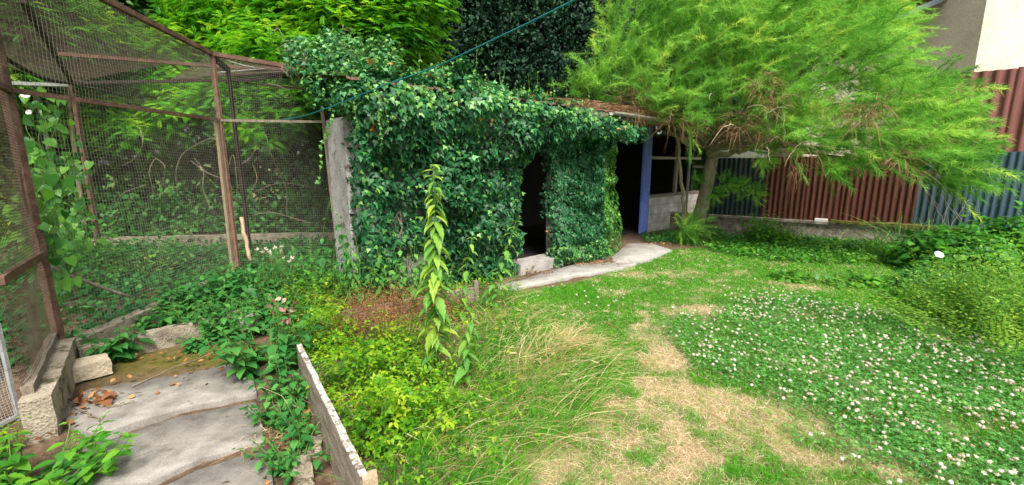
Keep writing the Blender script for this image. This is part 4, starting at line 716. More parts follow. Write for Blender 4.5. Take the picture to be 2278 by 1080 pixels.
# ------------------------------------------------------------------ tamarisk
tam = thing('tamarisk_tree', 'big feathery bright green tamarisk leaning over shed roof and metal fence', 'tree', onz(1552, 528))
tb_ = onz(1552, 528); Yt = tb_[1]; fork = ony(1582, 338, Yt - .1)
b = B(); tp = np.array([ony(1550, 535, Yt), ony(1553, 490, Yt), ony(1562, 455, Yt), ony(1572, 415, Yt), ony(1580, 380, Yt), ony(1585, 350, Yt), fork]); t = np.linspace(0, 6, 25); tp = np.stack([np.interp(t, np.arange(7), tp[:, k]) for k in range(3)], -1) + (fbm(np.stack([t, t * 0], -1), 1.2, 4)[:, None] - .5) * .08
b.tube(tp, np.linspace(.150, .108, 25) * (1 + .25 * (fbm(np.stack([t, t], -1), 2.5, 7) - .5)), 11)
tk = b.make('trunk', G['bark'], tam, smooth=True)
br = B()
def spl(pts, r0, r1, k=8, m=6):
    c = np.array(pts); t = np.linspace(0, len(c) - 1, (len(c) - 1) * m + 1); p = np.stack([np.interp(t, np.arange(len(c)), c[:, j]) for j in range(3)], -1); p[1:-1] = (p[:-2] + p[1:-1] * 2 + p[2:]) / 4; p += rng.normal(0, .012, p.shape); br.tube(p, np.linspace(r0, r1, len(p)), k); return p
spl([fork, ony(1610, 345, Yt - .1), ony(1650, 335, Yt - .25), ony(1690, 322, Yt - .4), ony(1720, 290, Yt - .6), ony(1760, 250, Yt - .9)], .07, .03)
spl([fork, ony(1560, 322, Yt - .1), ony(1520, 318, Yt - .1), ony(1490, 290, Yt - .2)], .06, .03)
spl([fork, ony(1588, 300, Yt - .1), ony(1620, 230, Yt - .3), ony(1640, 120, Yt - .5)], .09, .05); spl([fork, ony(1570, 280, Yt), ony(1530, 180, Yt), ony(1480, 60, Yt)], .07, .03)
s2 = onz(1524, 530); spl([s2, ony(1520, 440, s2[1]), ony(1512, 370, s2[1]), ony(1505, 300, s2[1]), ony(1490, 230, s2[1])], .045, .03)
CB = [(1400, 80, 8.4, .75), (1370, 170, 8.3, .62), (1330, 205, 8.2, .36), (1285, 195, 8.2, .20), (1480, 170, 8.2, .85), (1540, 60, 8.2, 1.0), (1470, -30, 8.4, .95), (1600, -20, 8.2, 1.0), (1640, 100, 8.0, .95), (1530, 230, 8.0, .55), (1440, 235, 8.1, .36), (1740, 20, 7.9, 1.0), (1760, 140, 7.7, .9), (1640, 205, 7.8, .52), (1860, 60, 7.6, .9), (1720, 250, 7.5, .62), (1870, 190, 7.3, .8), (1800, 290, 7.2, .52),
      (1930, 130, 7.3, .55), (1975, 230, 7.0, .55), (1900, 310, 7.0, .5), (2060, 225, 6.8, .42), (2045, 285, 6.7, .45), (2030, 340, 6.7, .5), (2110, 365, 6.5, .30), (2105, 265, 6.6, .20), (1740, 305, 7.3, .30), (2135, 372, 6.4, .26), (2150, 320, 6.5, .18), (1840, 345, 7.0, .24), (1940, 50, 7.6, .35), (1850, -60, 7.8, .9), (2090, 385, 6.6, .26), (1690, 235, 7.7, .36)]
nd = B(); dead = B(); tw = B()
for i, (px, py, Y, r) in enumerate(CB):
    c = ony(px, py, Y); limb(br, fork + [rng.normal(0, .1), 0, rng.uniform(0, .5)], c, .028, .008, 10, .10, 5)
    right = (px - 1500) / 700; drift = unit(np.array([[.30 + .45 * right, -.15, .55 - .30 * right]]))[0]
    npl = int(190 * r ** 1.75) + 8; d = rdir(npl); base = c + d * (r * (.35 + .55 * rng.random((npl, 1)))); D0 = unit(d * .75 + drift * .95 + rng.normal(0, .34, (npl, 3))); L = rng.uniform(.35, .75, npl) * (.55 + .45 * min(1, r / .6))
    k = 7; t = np.linspace(0, 1, k); ax_ = base[:, None] + D0[:, None] * (L[:, None] * t)[..., None] - UP * (L[:, None] * .25 * t ** 2)[..., None] + rng.normal(0, .01, (npl, k, 3)); tw.strands(ax_, np.full(npl, .005), rng.random(npl))
    m = 90; uu = rng.random((npl, m)) ** .8; j = np.minimum((uu * (k - 1)).astype(int), k - 2); f = uu * (k - 1) - j; ii = np.arange(npl)[:, None]; o_ = ax_[ii, j] * (1 - f)[..., None] + ax_[ii, j + 1] * f[..., None]
    sd_ = unit(D0[:, None] * 1.0 + rng.normal(0, .62, (npl, m, 3))); ln = rng.uniform(.07, .19, (npl, m)) * (1.15 - .5 * uu); t3 = np.linspace(0, 1, 3)
    C = o_[:, :, None] + sd_[:, :, None] * (ln[..., None] * t3)[..., None] - UP * (ln[..., None] * .25 * t3 ** 2)[..., None]; vb = np.clip(rng.beta(2.2, 2.4, npl) * .85 + .03 + (rng.random(npl) < .05) * .3 + .08 * d[:, 2], 0, 1)
    nd.strands(C.reshape(-1, 3, 3), np.full(npl * m, .0072), np.repeat(np.clip(vb, 0, 1), m))
for px, py, Y, r, n in [(1700, 190, 7.1, .28, 260), (1730, 230, 7.0, .2, 200), (1640, 275, 7.5, .28, 320), (1690, 290, 7.4, .22, 140), (1920, 255, 6.6, .22, 260), (1950, 235, 6.6, .15, 120), (2030, 385, 6.5, .2, 110), (1500, 262, 7.8, .25, 120), (1400, 225, 8.0, .25, 320), (1420, 190, 8.0, .2, 160), (1560, 275, 7.8, .25, 120), (1800, 330, 6.9, .2, 90), (1730, 320, 7.2, .2, 70), (2000, 350, 6.5, .2, 120), (1850, 240, 6.8, .25, 120), (1760, 370, 7.1, .15, 80)]:
    n = n // 2; c = ony(px, py, Y - .08); d = rdir(n); p = c + d * r * .6; L = rng.uniform(.12, .42, n)[:, None, None]; t = np.linspace(0, 1, 5)[None, :, None]; C = p[:, None] + unit(d * .6 + rng.normal(0, .5, (n, 3)))[:, None] * L * t - UP * L * .6 * t ** 1.8 + rng.normal(0, .008, (n, 5, 3)); dead.strands(C, np.full(n, .0075), rng.random(n))
for k in range(12):   # loose arching boughs
    px = rng.uniform(1550, 2050); py = rng.uniform(180, 330); c = ony(px, py, 7.2 - (px - 1500) / 1400); t = np.linspace(0, 1, 9)[:, None]; p = c + np.array([rng.uniform(-.5, .8), -.2, .1]) * t - UP * t ** 2 * rng.uniform(.2, .5); br.tube(p + rng.normal(0, .008, p.shape), np.linspace(.010, .004, 9), 5)
# sprays low on the trunk
for px, py, Y, r in [(1612, 412, 8.6, .13), (1592, 432, 8.6, .10), (1650, 420, 8.6, .12), (1548, 400, 8.8, .08), (1540, 500, 8.6, .22), (1520, 510, 8.5, .18), (1850, 372, 6.9, .10), (1700, 350, 7.5, .12), (1925, 340, 6.8, .18), (1820, 300, 6.9, .15), (1680, 430, 8.5, .12)]:
    c = ony(px, py, Y); npl = int(40 * r / .15); d = rdir(npl); m = 34; D0 = unit(d + [.5, -.1, -.05]); uu = rng.random((npl, m)); o_ = c + d[:, None] * r * .4 + D0[:, None] * (uu * r * 1.6)[..., None]; sd_ = unit(D0[:, None] + rng.normal(0, .5, (npl, m, 3))); ln = rng.uniform(.05, .13, (npl, m)); t3 = np.linspace(0, 1, 3)
    C = o_[:, :, None] + sd_[:, :, None] * (ln[..., None] * t3)[..., None]; nd.strands(C.reshape(-1, 3, 3), np.full(npl * m, .0055), np.repeat(rng.random(npl) * .8, m))
br.make('branches', G['bark'], tam, smooth=True); nd.make('crown', G['tam'], tam); tw.make('twigs', G['deadtwig'], tam); dead.make('dead_twigs', G['deadtwig'], tam, label='dry brown twigs hanging in the lower crown')
# ------------------------------------------------------------------ leafy plants
NET = combine([arr([(0, 0, 0), (-.13, .08, .02), (-.21, .25, .05), (-.17, .32, .03), (-.19, .45, .04), (-.13, .52, .02), (-.13, .66, .0), (-.06, .78, -.05), (0, 1, -.22), (.06, .78, -.05), (.13, .66, 0), (.13, .52, .02), (.19, .45, .04), (.17, .32, .03), (.21, .25, .05), (.13, .08, .02), (0, .3, -.02), (0, .6, -.05)],
           [(0, 16, 1), (1, 16, 2), (2, 16, 3), (3, 16, 4), (4, 16, 17), (4, 17, 5), (5, 17, 6), (6, 17, 7), (7, 17, 8), (0, 15, 16), (15, 14, 16), (14, 13, 16), (13, 12, 16), (12, 17, 16), (12, 11, 17), (11, 10, 17), (10, 9, 17), (9, 8, 17)])])
def stalk(b, bl_, base, top, pairs, size, droop=.5, proto=OVL, v0=.3, v1=.7, r=.005, bow=.05, taper=.45, whorl=2):
    base = np.asarray(base, float); top = np.asarray(top, float); L = np.linalg.norm(top - base); t = np.linspace(0, 1, 10)[:, None]; side = rng.normal(0, 1, 3) * [1, 1, 0]
    c = base * (1 - t) + top * t + side * np.sin(t * math.pi) * bow * L; b.tube(c, np.linspace(r, r * .4, 10), 5, v=.4); a = rng.uniform(0, 6.28)
    for i in range(pairs):
        f = .12 + .88 * (i / max(1, pairs - 1)) if pairs > 1 else 1; q = c[min(9, int(f * 9))] * (1 - (f * 9 % 1)) + c[min(9, int(f * 9) + 1)] * (f * 9 % 1); s = size * (1 - taper * f ** 2.5) * rng.uniform(.65, 1.2)
        if i == pairs - 1: s *= .8
        for w_ in range(whorl):
            an = a + i * 1.571 + w_ * 6.283 / whorl + rng.normal(0, .4); o = np.array([math.cos(an), math.sin(an), 0]); dr_ = droop * rng.uniform(.25, 1.5) * (1 - .6 * (f > .93))
            T = unit((o - UP * (dr_ - .15))[None]); N = unit((UP + o * dr_)[None]) + rng.normal(0, .12, (1, 3)); bl_.scat(proto, (q + o * .01)[None], N, T, [s * rng.uniform(.7, 1.1)], [np.clip(rng.uniform(v0, v1) + .15 * f, 0, 1)])
def plant(name, lbl, cat, stems, size, m='nettle', group=None, proto=OVL, pairs=7, **k):
    """stems: list of (base, top)"""
    t = thing(name, lbl, cat, stems[0][0], group); b = B(); l = B()
    for a, c in stems: stalk(b, l, a, c, max(2, int(pairs * rng.uniform(.85, 1.15))), size, proto=proto, **k)
    b.make('stem', G['stem'], t); l.make('leaves', G[m], t); return t
def clump(px, py, spread, n, h, z0=0.0, lean=.35, hj=.35):
    c = onz(px, py, z0); out = []
    for _ in range(n):
        a = rng.uniform(0, 6.28); rr = spread * rng.random() ** .6; bx = c + [math.cos(a) * rr * .5, math.sin(a) * rr * .5, 0]; hh = h * rng.uniform(1 - hj, 1.05); out.append((bx, bx + [math.cos(a) * rr * lean * 1.6, math.sin(a) * rr * lean * 1.6, hh]))
    return out
gn = 'nettles growing in the weedy bed'
def tallone(lbl, bx, by, z, tx, ty, size, pairs, v0=.4, v1=.8, **k):
    p = onz(bx, by, z); return plant('nettle', lbl, 'nettle', [(p, ony(tx, ty, p[1] - .02))], size * 1.35, 'nettle', gn, proto=NET, pairs=pairs, droop=1.15, v0=v0, v1=v1, **k)
tallone('tallest nettle, drooping bright leaves, standing alone in mid bed before the ivy', 972, 835, .08, 964, 366, .135, 32, .4, .9, bow=.015, taper=.4, whorl=3, r=.006)
tallone('short drooping nettle right of and below the tallest one', 1040, 850, .08, 1050, 695, .12, 14, .35, .75)
tallone('nettle with hanging leaves just right of the tallest, before the back board', 1025, 715, .05, 1050, 528, .13, 14, .35, .8)
tallone('nettle leaning right in front of the ivy foot, farthest right', 1080, 690, .03, 1148, 492, .13, 15, .3, .7)
tallone('low leaning nettle at the right end of the back board', 1095, 705, .03, 1130, 600, .10, 7, .3, .8)
tallone('pale green nettle at the left end of the ivy, by the grey wall', 795, 690, .05, 778, 540, .13, 13, .4, .7)
tallone('dark green nettle between the pale one and the broad clump', 850, 690, .05, 845, 560, .12, 11, .2, .5)
plant('nettle', 'broad many-stemmed nettle clump against the foot of the ivy', 'nettle', clump(900, 700, .34, 18, .80, lean=.4), .12, 'nettle', gn, pairs=9, droop=.9, v0=.2, v1=.55)
plant('nettle', 'narrow nettle clump left of the tallest, before the ivy', 'nettle', clump(825, 690, .3, 9, .6, lean=.4), .10, 'nettle', gn, pairs=7, droop=.9, v0=.2, v1=.5)
plant('nettle', 'low nettle clump behind the back board at its right half', 'nettle', clump(1010, 662, .25, 7, .4, lean=.4), .09, 'nettle', gn, pairs=6, droop=.9, v0=.2, v1=.5)
# weeds between kerb and shed, each clump a plant
gw = 'leafy weeds between the aviary and the bed'
WD = [('broad dark leafed weed growing over the kerb beside the stone block', 268, 792, .15, 9, .26, .13, OVL), ('low weed over the kerb right of the first clump', 350, 745, .18, 8, .24, .10, OVL), ('dense leafy weed on the kerb below the aviary mesh', 410, 720, .22, 12, .34, .11, OVL),
      ('tall leafy weed in front of the aviary mesh, left half', 460, 690, .25, 14, .42, .11, OVL), ('large weed clump in front of the corner post', 535, 680, .3, 18, .50, .12, OVL), ('weed clump right of the corner post', 610, 680, .25, 12, .46, .10, OVL), ('wide bluish green weed before the shed side wall', 700, 650, .32, 14, .52, .15, OVL),
      ('weeds spilling over the kerb left of its hidden end', 475, 738, .24, 14, .30, .10, OVL), ('thick weeds hiding the far end of the kerb', 560, 735, .26, 16, .36, .11, OVL), ('leafy weeds between kerb end and the wiry yellow weeds', 640, 720, .26, 14, .40, .10, OVL), ('tall nettle-like weed before the lower shed wall', 745, 690, .26, 13, .62, .12, OVL), ('tall weeds at the head of the bed below the corner post', 650, 695, .26, 14, .60, .11, OVL), ('round leafed low weed over the end of the path', 440, 775, .12, 6, .12, .07, HEART), ('blue green weed leaning over the far end of the long board', 600, 815, .3, 18, .46, .12, OVL), ('small weed tuft beside the far tip of the long board', 665, 790, .16, 9, .42, .10, OVL), ('leafy weed hanging to the path beside the long board', 640, 890, .16, 10, .30, .09, OVL),
      ('low weed between path and middle of the long board', 690, 985, .14, 8, .22, .07, OVL), ('leafy weed filling the strip right of the nearest slab', 650, 1040, .16, 12, .16, .06, OVL), ('round leafed weed between near slabs and the board middle', 625, 930, .16, 12, .16, .06, HEART), ('small seedling weed at the mossy path edge', 560, 795, .08, 4, .08, .05, HEART), ('weeds at the dark hollow under the kerb end', 500, 745, .22, 10, .25, .08, HEART)]
for lb, px, py, sp_, n, h_, sz, pr in WD: plant('weed', lb, 'weed', clump(px, py, sp_ * 1.25, int(n * (1.7 if py < 760 else 1.3)), h_ * 1.08, .02, .5), sz, 'weed', gw, proto=pr, pairs=6, droop=.45, v0=.1, v1=.9)
plant('weed', 'big leafy weed cut by the bottom left corner', 'weed', clump(45, 1110, .40, 34, .27, 0, .5), .10, 'bind', None, proto=OVL, pairs=7, droop=.4, v0=.2, v1=.9)
plant('weed', 'small yellow green sprig poking over the near slab', 'weed', [(onz(200, 1085), ony(252, 1030, 2.05))], .05, 'bramble', None, proto=NARROW, pairs=9, droop=.2)
plant('weed', 'yellow green fern-like weed at the left edge under the mesh gate', 'weed', clump(10, 1010, .12, 7, .25, 0, .4), .06, 'bramble', None, proto=NARROW, pairs=10, droop=.3)
plant('weed', 'tall weed with pale hanging leaves inside the aviary near the shed wall', 'weed', clump(690, 590, .3, 5, .75, 0, .5), .16, 'weed', None, proto=NARROW, pairs=6, droop=1.3, v0=.4, v1=1)
plant('climber', 'dark climber hanging down the shed side wall beside the aviary end', 'climber', [(up(ony(738 + 9 * k, 560, 4.75 - .08 * k), 0), ony(736 + 9 * k, 440 + 22 * (k % 3) + 14 * k, 4.75 - .08 * k)) for k in range(7)], .11, 'weed', None, proto=OVL, pairs=11, droop=1.2, v0=.1, v1=.6)
# inside the aviary
n = 17000; P = np.stack([rng.uniform(-8.3, -2.6, n), rng.uniform(2.2, 8.6, n)], -1); P = P[inpoly(P, AVF)]; P = np.concatenate([P, sample(WEEDY, lambda y: 900)]); n = len(P); hf = fbm(P, 1.3, 44, 3); z = rng.random(n) ** .8 * (.08 + .55 * hf ** 1.3)
inside = P[:, 1] > 7.0; z[inside] *= .5
gb_ = B(); gb_.scat(OVL, np.c_[P, z], UP + rng.normal(0, .4, (n, 3)), rdir(n) * [1, 1, .4], rng.uniform(.05, .10, n), np.clip(rng.random(n) * .7 + (hf - .5), 0, 1)); gb_.make('ground_cover', G['weed'], kind='stuff')
gi = 'plants inside the aviary'
for lb, px, py, sp_, n, h_, sz, m in [('bushy nettle patch inside the aviary behind the rope perch', 330, 620, .5, 20, .5, .11, 'nettle'), ('leafy plant in the middle of the aviary floor', 420, 590, .5, 16, .45, .10, 'weed'), ('pale plant at the back of the aviary near the rear kerb', 385, 545, .4, 12, .45, .10, 'nettle'), ('bushy plant at the foot of the grey pole', 160, 600, .5, 22, .8, .13, 'bind'), ('low plant by the left mesh inside the aviary', 220, 660, .4, 16, .35, .11, 'weed'), ('dark plant at the aviary floor right of the corner post', 640, 570, .5, 12, .4, .11, 'weed')]:
    plant('aviary_plant', lb, 'plant', clump(px, py, sp_, n, h_, 0, .5), sz, m, gi, proto=HEART if m == 'bind' else OVL, pairs=7, droop=.5, v0=.2, v1=.8)
bw = thing('bindweed', 'bindweed climbing the grey pole and near post with two white flowers', 'climber', (-4.6, 4.6, 0)); b = B(); l = B(); fl = B()
for px0, py0, px1, py1, Y in [(130, 560, 90, 215, 4.7), (150, 560, 110, 250, 4.9), (100, 600, 70, 330, 4.2), (175, 600, 150, 300, 5.4), (110, 480, 60, 210, 4.6), (125, 700, 80, 430, 3.35), (120, 620, 75, 380, 3.3), (200, 560, 170, 380, 5.4)]:
    a, c = ony(px0, py0, Y), ony(px1, py1, Y); t = np.linspace(0, 1, 30)[:, None]; p = a * (1 - t) + c * t + np.stack([np.sin(t[:, 0] * 14) * .05, np.cos(t[:, 0] * 14) * .05, t[:, 0] * 0], -1); b.tube(p, .004, 4); n = 46; q = p[rng.integers(0, 30, n)] + rng.normal(0, .07, (n, 3)); l.scat(HEART, q, [.5, -.8, .6] + rng.normal(0, .35, (n, 3)), rdir(n) * .6 + [0, 0, -.8], rng.uniform(.06, .11, n), rng.random(n))
b.make('stem', G['stem'], bw); l.make('leaves', G['bind'], bw)
def trumpet(q, c, r, ax_=(.2, -.8, .3)):
    ax_ = unit(np.array([ax_]))[0]; x = unit(np.cross(ax_, UP)[None])[0]; y = np.cross(x, ax_); V = []
    for rr, h in ((.1, -.9), (.35, -.3), (.75, 0), (1, .12)):
        for k in range(12): an = k * math.pi / 6; V.append(np.asarray(c) + (x * math.cos(an) + y * math.sin(an)) * rr * r * (1 + .06 * (k % 2)) + ax_ * h * r)
    idx = np.arange(48).reshape(4, 12); nx = np.roll(idx, -1, 1); q.add(V, np.stack([idx[:-1], nx[:-1], nx[1:], idx[1:]], -1).reshape(-1, 4))
trumpet(fl, ony(56, 212, 4.5), .035, (.4, -.6, .5)); fl.make('flower', G['white'], bw); fl = B(); trumpet(fl, ony(64, 250, 4.5), .025); fl.make('flower', G['white'], bw)
# ------------------------------------------------------------------ the bed: bramble, dead plants, long grass
def bushmass(name, lbl, cat, px, py, rx, ry, h, n, size, m, proto=TRI, z0=0, group=None, canes=22, vr=(0, 1), lean=(0, 0), inner=None, shell=.55):
    c = onz(px, py, z0); t = thing(name, lbl, cat, c, group); d = rdir(n); d[:, 2] = np.abs(d[:, 2]); cl = fbm(d * 1.8 + c * 2, 1.4, 13, 3); rr = (shell + (1.15 - shell) * rng.random(n)) * (.55 + .9 * cl)
    p = c + d * rr[:, None] * [rx, ry, h] + np.array([lean[0], lean[1], 0]) * (d[:, 2:3] ** 1.5); l = B(); l.scat(proto, p, d * .6 + UP * .8 + rng.normal(0, .35, (n, 3)), rdir(n) * [1, 1, .5] + d * .4, rng.uniform(.65, 1.15, n) * size, np.clip(vr[0] + (vr[1] - vr[0]) * (rng.random(n) * .7 + .6 * (cl - .35)), 0, 1)); l.make('leaves', G[m], t)
    b = B()
    for _ in range(canes):
        k = rng.integers(0, n); limb(b, c + rng.normal(0, .05, 3) * [rx * 3, ry * 3, 0], p[k], .005, .002, 7, .12, 4)
    b.make('stems', G['stem'] if inner is None else G[inner], t); return t
gbm = 'yellow green brambles along the long board'
for lb, px, py, rx, ry, h_, n in [('bramble clump of yellow green leaves at the near end of the long board', 850, 990, .24, .26, .24, 330), ('bramble clump of yellow green leaves beside the middle of the long board', 795, 880, .26, .26, .26, 380), ('bramble clump of yellow green leaves at the far tip of the long board', 735, 790, .24, .26, .30, 360),
                                  ('sprawling yellow green bramble in the centre of the bed below the tallest nettle', 920, 870, .34, .30, .18, 420), ('low lime bramble patch before the brown dead plant', 860, 800, .3, .25, .16, 320), ('bright low bramble spreading right of the near board end', 960, 960, .34, .26, .16, 420), ('bramble shoots behind the dead brown plant, left of the tallest nettle', 700, 715, .3, .28, .34, 300)]:
    bushmass('bramble', lb, 'bramble', px, py, rx, ry, h_ * 1.45, int(n * 1.5), .062, 'bramble', TRI, 0, gbm)
plant('bramble', 'upright yellow green bramble shoot in front of the brown dead plant', 'bramble', [(onz(850, 800), ony(825, 660, onz(850, 800)[1])), (onz(855, 800), ony(845, 690, onz(850, 800)[1]))], .09, 'bramble', gbm, proto=TRI, pairs=8, droop=.3, v0=.3, v1=.8)
for lb, px, py, h_, sp_ in [('thin yellow green weed with wiry stems at the far left of the bed', 720, 720, .5, .3), ('thin yellow green wiry weed left of the back board', 800, 700, .45, .3), ('wiry yellow green weed between the far tip and the dead plant', 690, 745, .42, .25)]:
    plant('wiry_weed', lb, 'weed', clump(px, py, sp_, 20, h_ * 1.15, 0, .6), .055, 'bramble', 'wiry weeds at the head of the bed', proto=NARROW, pairs=9, droop=.1, v0=.2, v1=.9, r=.003)
def deadplant(lbl, px, py, rx, h_, n, m='seed', name='dead_plant'):
    c = onz(px, py); t = thing(name, lbl, 'dead plant', c); b = B(); p = c + rng.normal(0, .45, (n, 3)) * [rx, rx, 0]; d = unit(rng.normal(0, .35, (n, 3)) + UP); L = rng.uniform(.4, 1, n)[:, None, None] * h_; tt = np.linspace(0, 1, 4)[None, :, None]; C = p[:, None] + d[:, None] * L * tt + rng.normal(0, .008, (n, 4, 3)); b.strands(C, np.full(n, .003), rng.random(n)); b.make('stems', G['deadtwig'], t)
    s = B(); q = C[:, -1]; k = 26; q = (q[:, None] + rng.normal(0, .035, (n, k, 3)) * [1, 1, 1.4]).reshape(-1, 3); s.scat(SMALL, q, rdir(len(q)), rdir(len(q)), rng.uniform(.010, .02, len(q)), rng.random(len(q))); s.make('seed_heads', G[m], t)
deadplant('dead plant of rusty brown seed heads in front of the back board, left', 815, 775, .30, .46, 150)
deadplant('dead plant of rusty brown seed heads before the back board, left of the tallest nettle', 885, 725, .32, .40, 130)
deadplant('low rusty dead plant at the right end of the bed board', 985, 720, .25, .34, 110)
# long grass: green blades and straw leaning to the right
n = 15000; P = sample(BED, lambda y: 5200 / (y / 2)); P = P[(P[:, 0] > -.55 + .12 * P[:, 1] - .35) ]; right = np.clip((P[:, 0] + .5) / 1.2, 0, 1); k = rng.random(len(P)) < .35 + .65 * right; P = P[k]; n = len(P)
st = rng.random(n) < .10 + .20 * fbm(P, 2.5, 33); gl = B(); m = ~st; blades(gl, P[m], rng.uniform(.12, .34, m.sum()), .0042, rng.uniform(.3, 1.4, m.sum()), rng.uniform(.05, .56, m.sum()), k=5, leandir=(.25, -.1)); gl.make('long_grass', G['lawn'], kind='stuff')
gs2 = B(); m = st & (rng.random(n) < .55); blades(gs2, P[m], rng.uniform(.12, .42, m.sum()), .0042, rng.uniform(.7, 1.8, m.sum()), rng.random(m.sum()), k=5, leandir=(.9, .15))
def tangle(b, C0, n, sx, sy, L0, L1, dirv, w_, kink=.035, spread=.6, z0=.02):
    P = np.asarray(C0)[:2] + rng.uniform(-.5, .5, (n, 1)) * np.asarray(sx) + rng.normal(0, 1, (n, 2)) * sy; d = unit(np.asarray(dirv) + rng.normal(0, spread, (n, 3)) * [1, 1, .5]); d[:, 2] = np.abs(d[:, 2]); L = rng.uniform(L0, L1, n)[:, None, None]; t = np.linspace(0, 1, 7)[None, :, None]
    K = np.cumsum(rng.normal(0, kink, (n, 7, 3)) * L, 1); K[:, 0] = 0; C = np.c_[P, gz(P) + rng.uniform(0, z0, n)][:, None] + d[:, None] * L * t - UP * L * .42 * t ** 2.2 + K; C[:, :, 2] = np.maximum(C[:, :, 2], .01); b.strands(C, np.full(n, w_), rng.random(n)); return C[:, -1]
tips = [tangle(gs2, onz(1200, 810), 1250, [.5, .75], .12, .25, .66, (.85, .28, .5), .0052), tangle(gs2, onz(1160, 900), 620, [.6, .9], .2, .15, .5, (.5, .1, .5), .004, spread=.9), tangle(gs2, onz(1090, 720), 560, [.6, .2], .12, .15, .4, (.35, .1, .8), .0045, spread=.8), tangle(gs2, onz(1060, 960), 620, [.5, .5], .22, .12, .42, (.4, .0, .7), .004, spread=1.0), tangle(gs2, onz(900, 740), 420, [.9, .3], .18, .12, .4, (.2, .1, .8), .004, spread=1.0)]
tangle(gs2, onz(800, 720), 160, [.8, .3], .2, .35, .75, (.1, .1, 1.0), .0035, spread=.5); tangle(gs2, onz(880, 900), 200, [.8, .5], .2, .25, .55, (.3, .1, .9), .0035, spread=.7)
tangle(gs2, onz(650, 930), 260, [.1, .7], .08, .06, .22, (.1, .1, .5), .003, spread=1.2)
gs2.make('dry_grass', G['straw'], kind='stuff')
# drooping seed heads on straw
hd = B(); tp_ = np.concatenate([x[:k] for x, k in zip(tips, (190, 70, 90, 50, 30))])
for q in tp_:
    t = np.linspace(0, 1, 5)[:, None]; hd.tube(q + (np.array([.06, .02, -.03]) + rng.normal(0, .02, 3)) * t * rng.uniform(.6, 1.5), np.array([.002, .0042, .0048, .0036, .001]) * rng.uniform(.6, 1.1), 4, v=rng.random())
hd.make('grass_seed_heads', G['straw'], kind='stuff')
# low leaves filling the bed floor
P = sample(BED, lambda y: 1250); P = P[rng.random(len(P)) < np.clip(1.1 - .65 * (P[:, 0] + 1.0), .25, 1)]; n = len(P); fl_ = B(); fl_.scat(TRI, np.c_[P, rng.uniform(.02, .26, n) * (.3 + 1.4 * fbm(P, 2.5, 8) ** 1.5)], UP + rng.normal(0, .4, (n, 3)), rdir(n) * [1, 1, .3], rng.uniform(.026, .055, n), np.clip(.42 - .3 * (P[:, 0] + 1.2) + rng.normal(0, .28, n) + .10, 0, 1)); fl_.make('bed_ground_cover', G['bramble'], kind='stuff')
# grass tufts on the lawn
gtu = 'grass tufts standing in the lawn'
for lb, px, py, h_, n in [('small dark green grass tuft in the dry patch at the bottom', 1635, 1055, .09, 150), ('grass tuft poking through the shed path slab', 1242, 628, .16, 14), ('grass tuft at the clover patch edge, mid lawn', 1530, 700, .08, 90), ('grass tuft in the dry strip left of the clover', 1555, 850, .07, 70), ('tuft beside the bed edge near the straw', 1400, 880, .10, 160)]:
    c = onz(px, py)[:2]; b = B(); blades(b, c + rng.normal(0, .03, (n, 2)), rng.uniform(.5, 1, n) * h_, .0035, rng.uniform(.2, 1.0, n), rng.uniform(.1, .5, n), k=4); o = b.make('grass_tuft', G['lawn']); o['label'] = lb; o['category'] = 'grass tuft'; o['group'] = gtu
# ------------------------------------------------------------------ right-hand border
gr = 'border plants at the right'
bushmass('bindweed', 'broad leaved bindweed mound with one white flower, by the fence at right', 'climber', 2110, 600, .75, .6, .62, 1900, .10, 'bind', HEART, 0, None, 20, (0, .9))
q = B(); trumpet(q, onz(2089, 567, .55) , .045, (-.1, -.6, .6)); o = q.make('flower', G['white'], bpy.data.objects['bindweed.001']); 
bushmass('bindweed', 'bright green bindweed mound at the right frame edge below the blue sheets', 'climber', 2240, 585, .6, .6, .72, 1700, .10, 'bind', HEART, 0, None, 20, (.2, 1))
bushmass('shrub', 'small leaved yellow green arching shrub at the right frame edge', 'shrub', 2230, 745, .75, .62, .85, 9500, .036, 'shrub', SMALL, 0, None, 60, (.25, 1.1), shell=.35)
bushmass('shrub', 'lower outer lobe of small leaved shrub spreading onto the lawn', 'shrub', 2140, 695, .55, .45, .55, 4600, .036, 'shrub', SMALL, 0, None, 40, (.2, 1.1), shell=.35)
plant('shrub', 'long arching leafy shoots rising from the right edge shrub', 'shrub', clump(2230, 770, .8, 60, .62, .1, 1.3), .042, 'shrub', None, proto=SMALL, pairs=30, droop=.1, v0=.3, v1=1, r=.0022, bow=.12)
bushmass('shrub', 'dark leafy shrub base between bindweed mound and arching shrub', 'shrub', 2060, 640, .45, .35, .25, 900, .06, 'weed', OVL, 0, None, 20, (.3, 1))
for i, (lb, px, py, rx, h_, n) in enumerate([('low heart leaved creeper running over the lawn toward the border', 1760, 620, .30, .09, 90), ('brighter low creeper in the lawn nearest the bindweed mound', 1900, 632, .45, .12, 170), ('small creeper strand at the lawn foot of the border', 2010, 665, .3, .10, 70)]):
    bushmass('creeper', lb, 'creeper', px, py, rx, .22, h_, n, .085, 'bind', HEART, .01, 'creepers in the lawn', 6, (.2, 1))
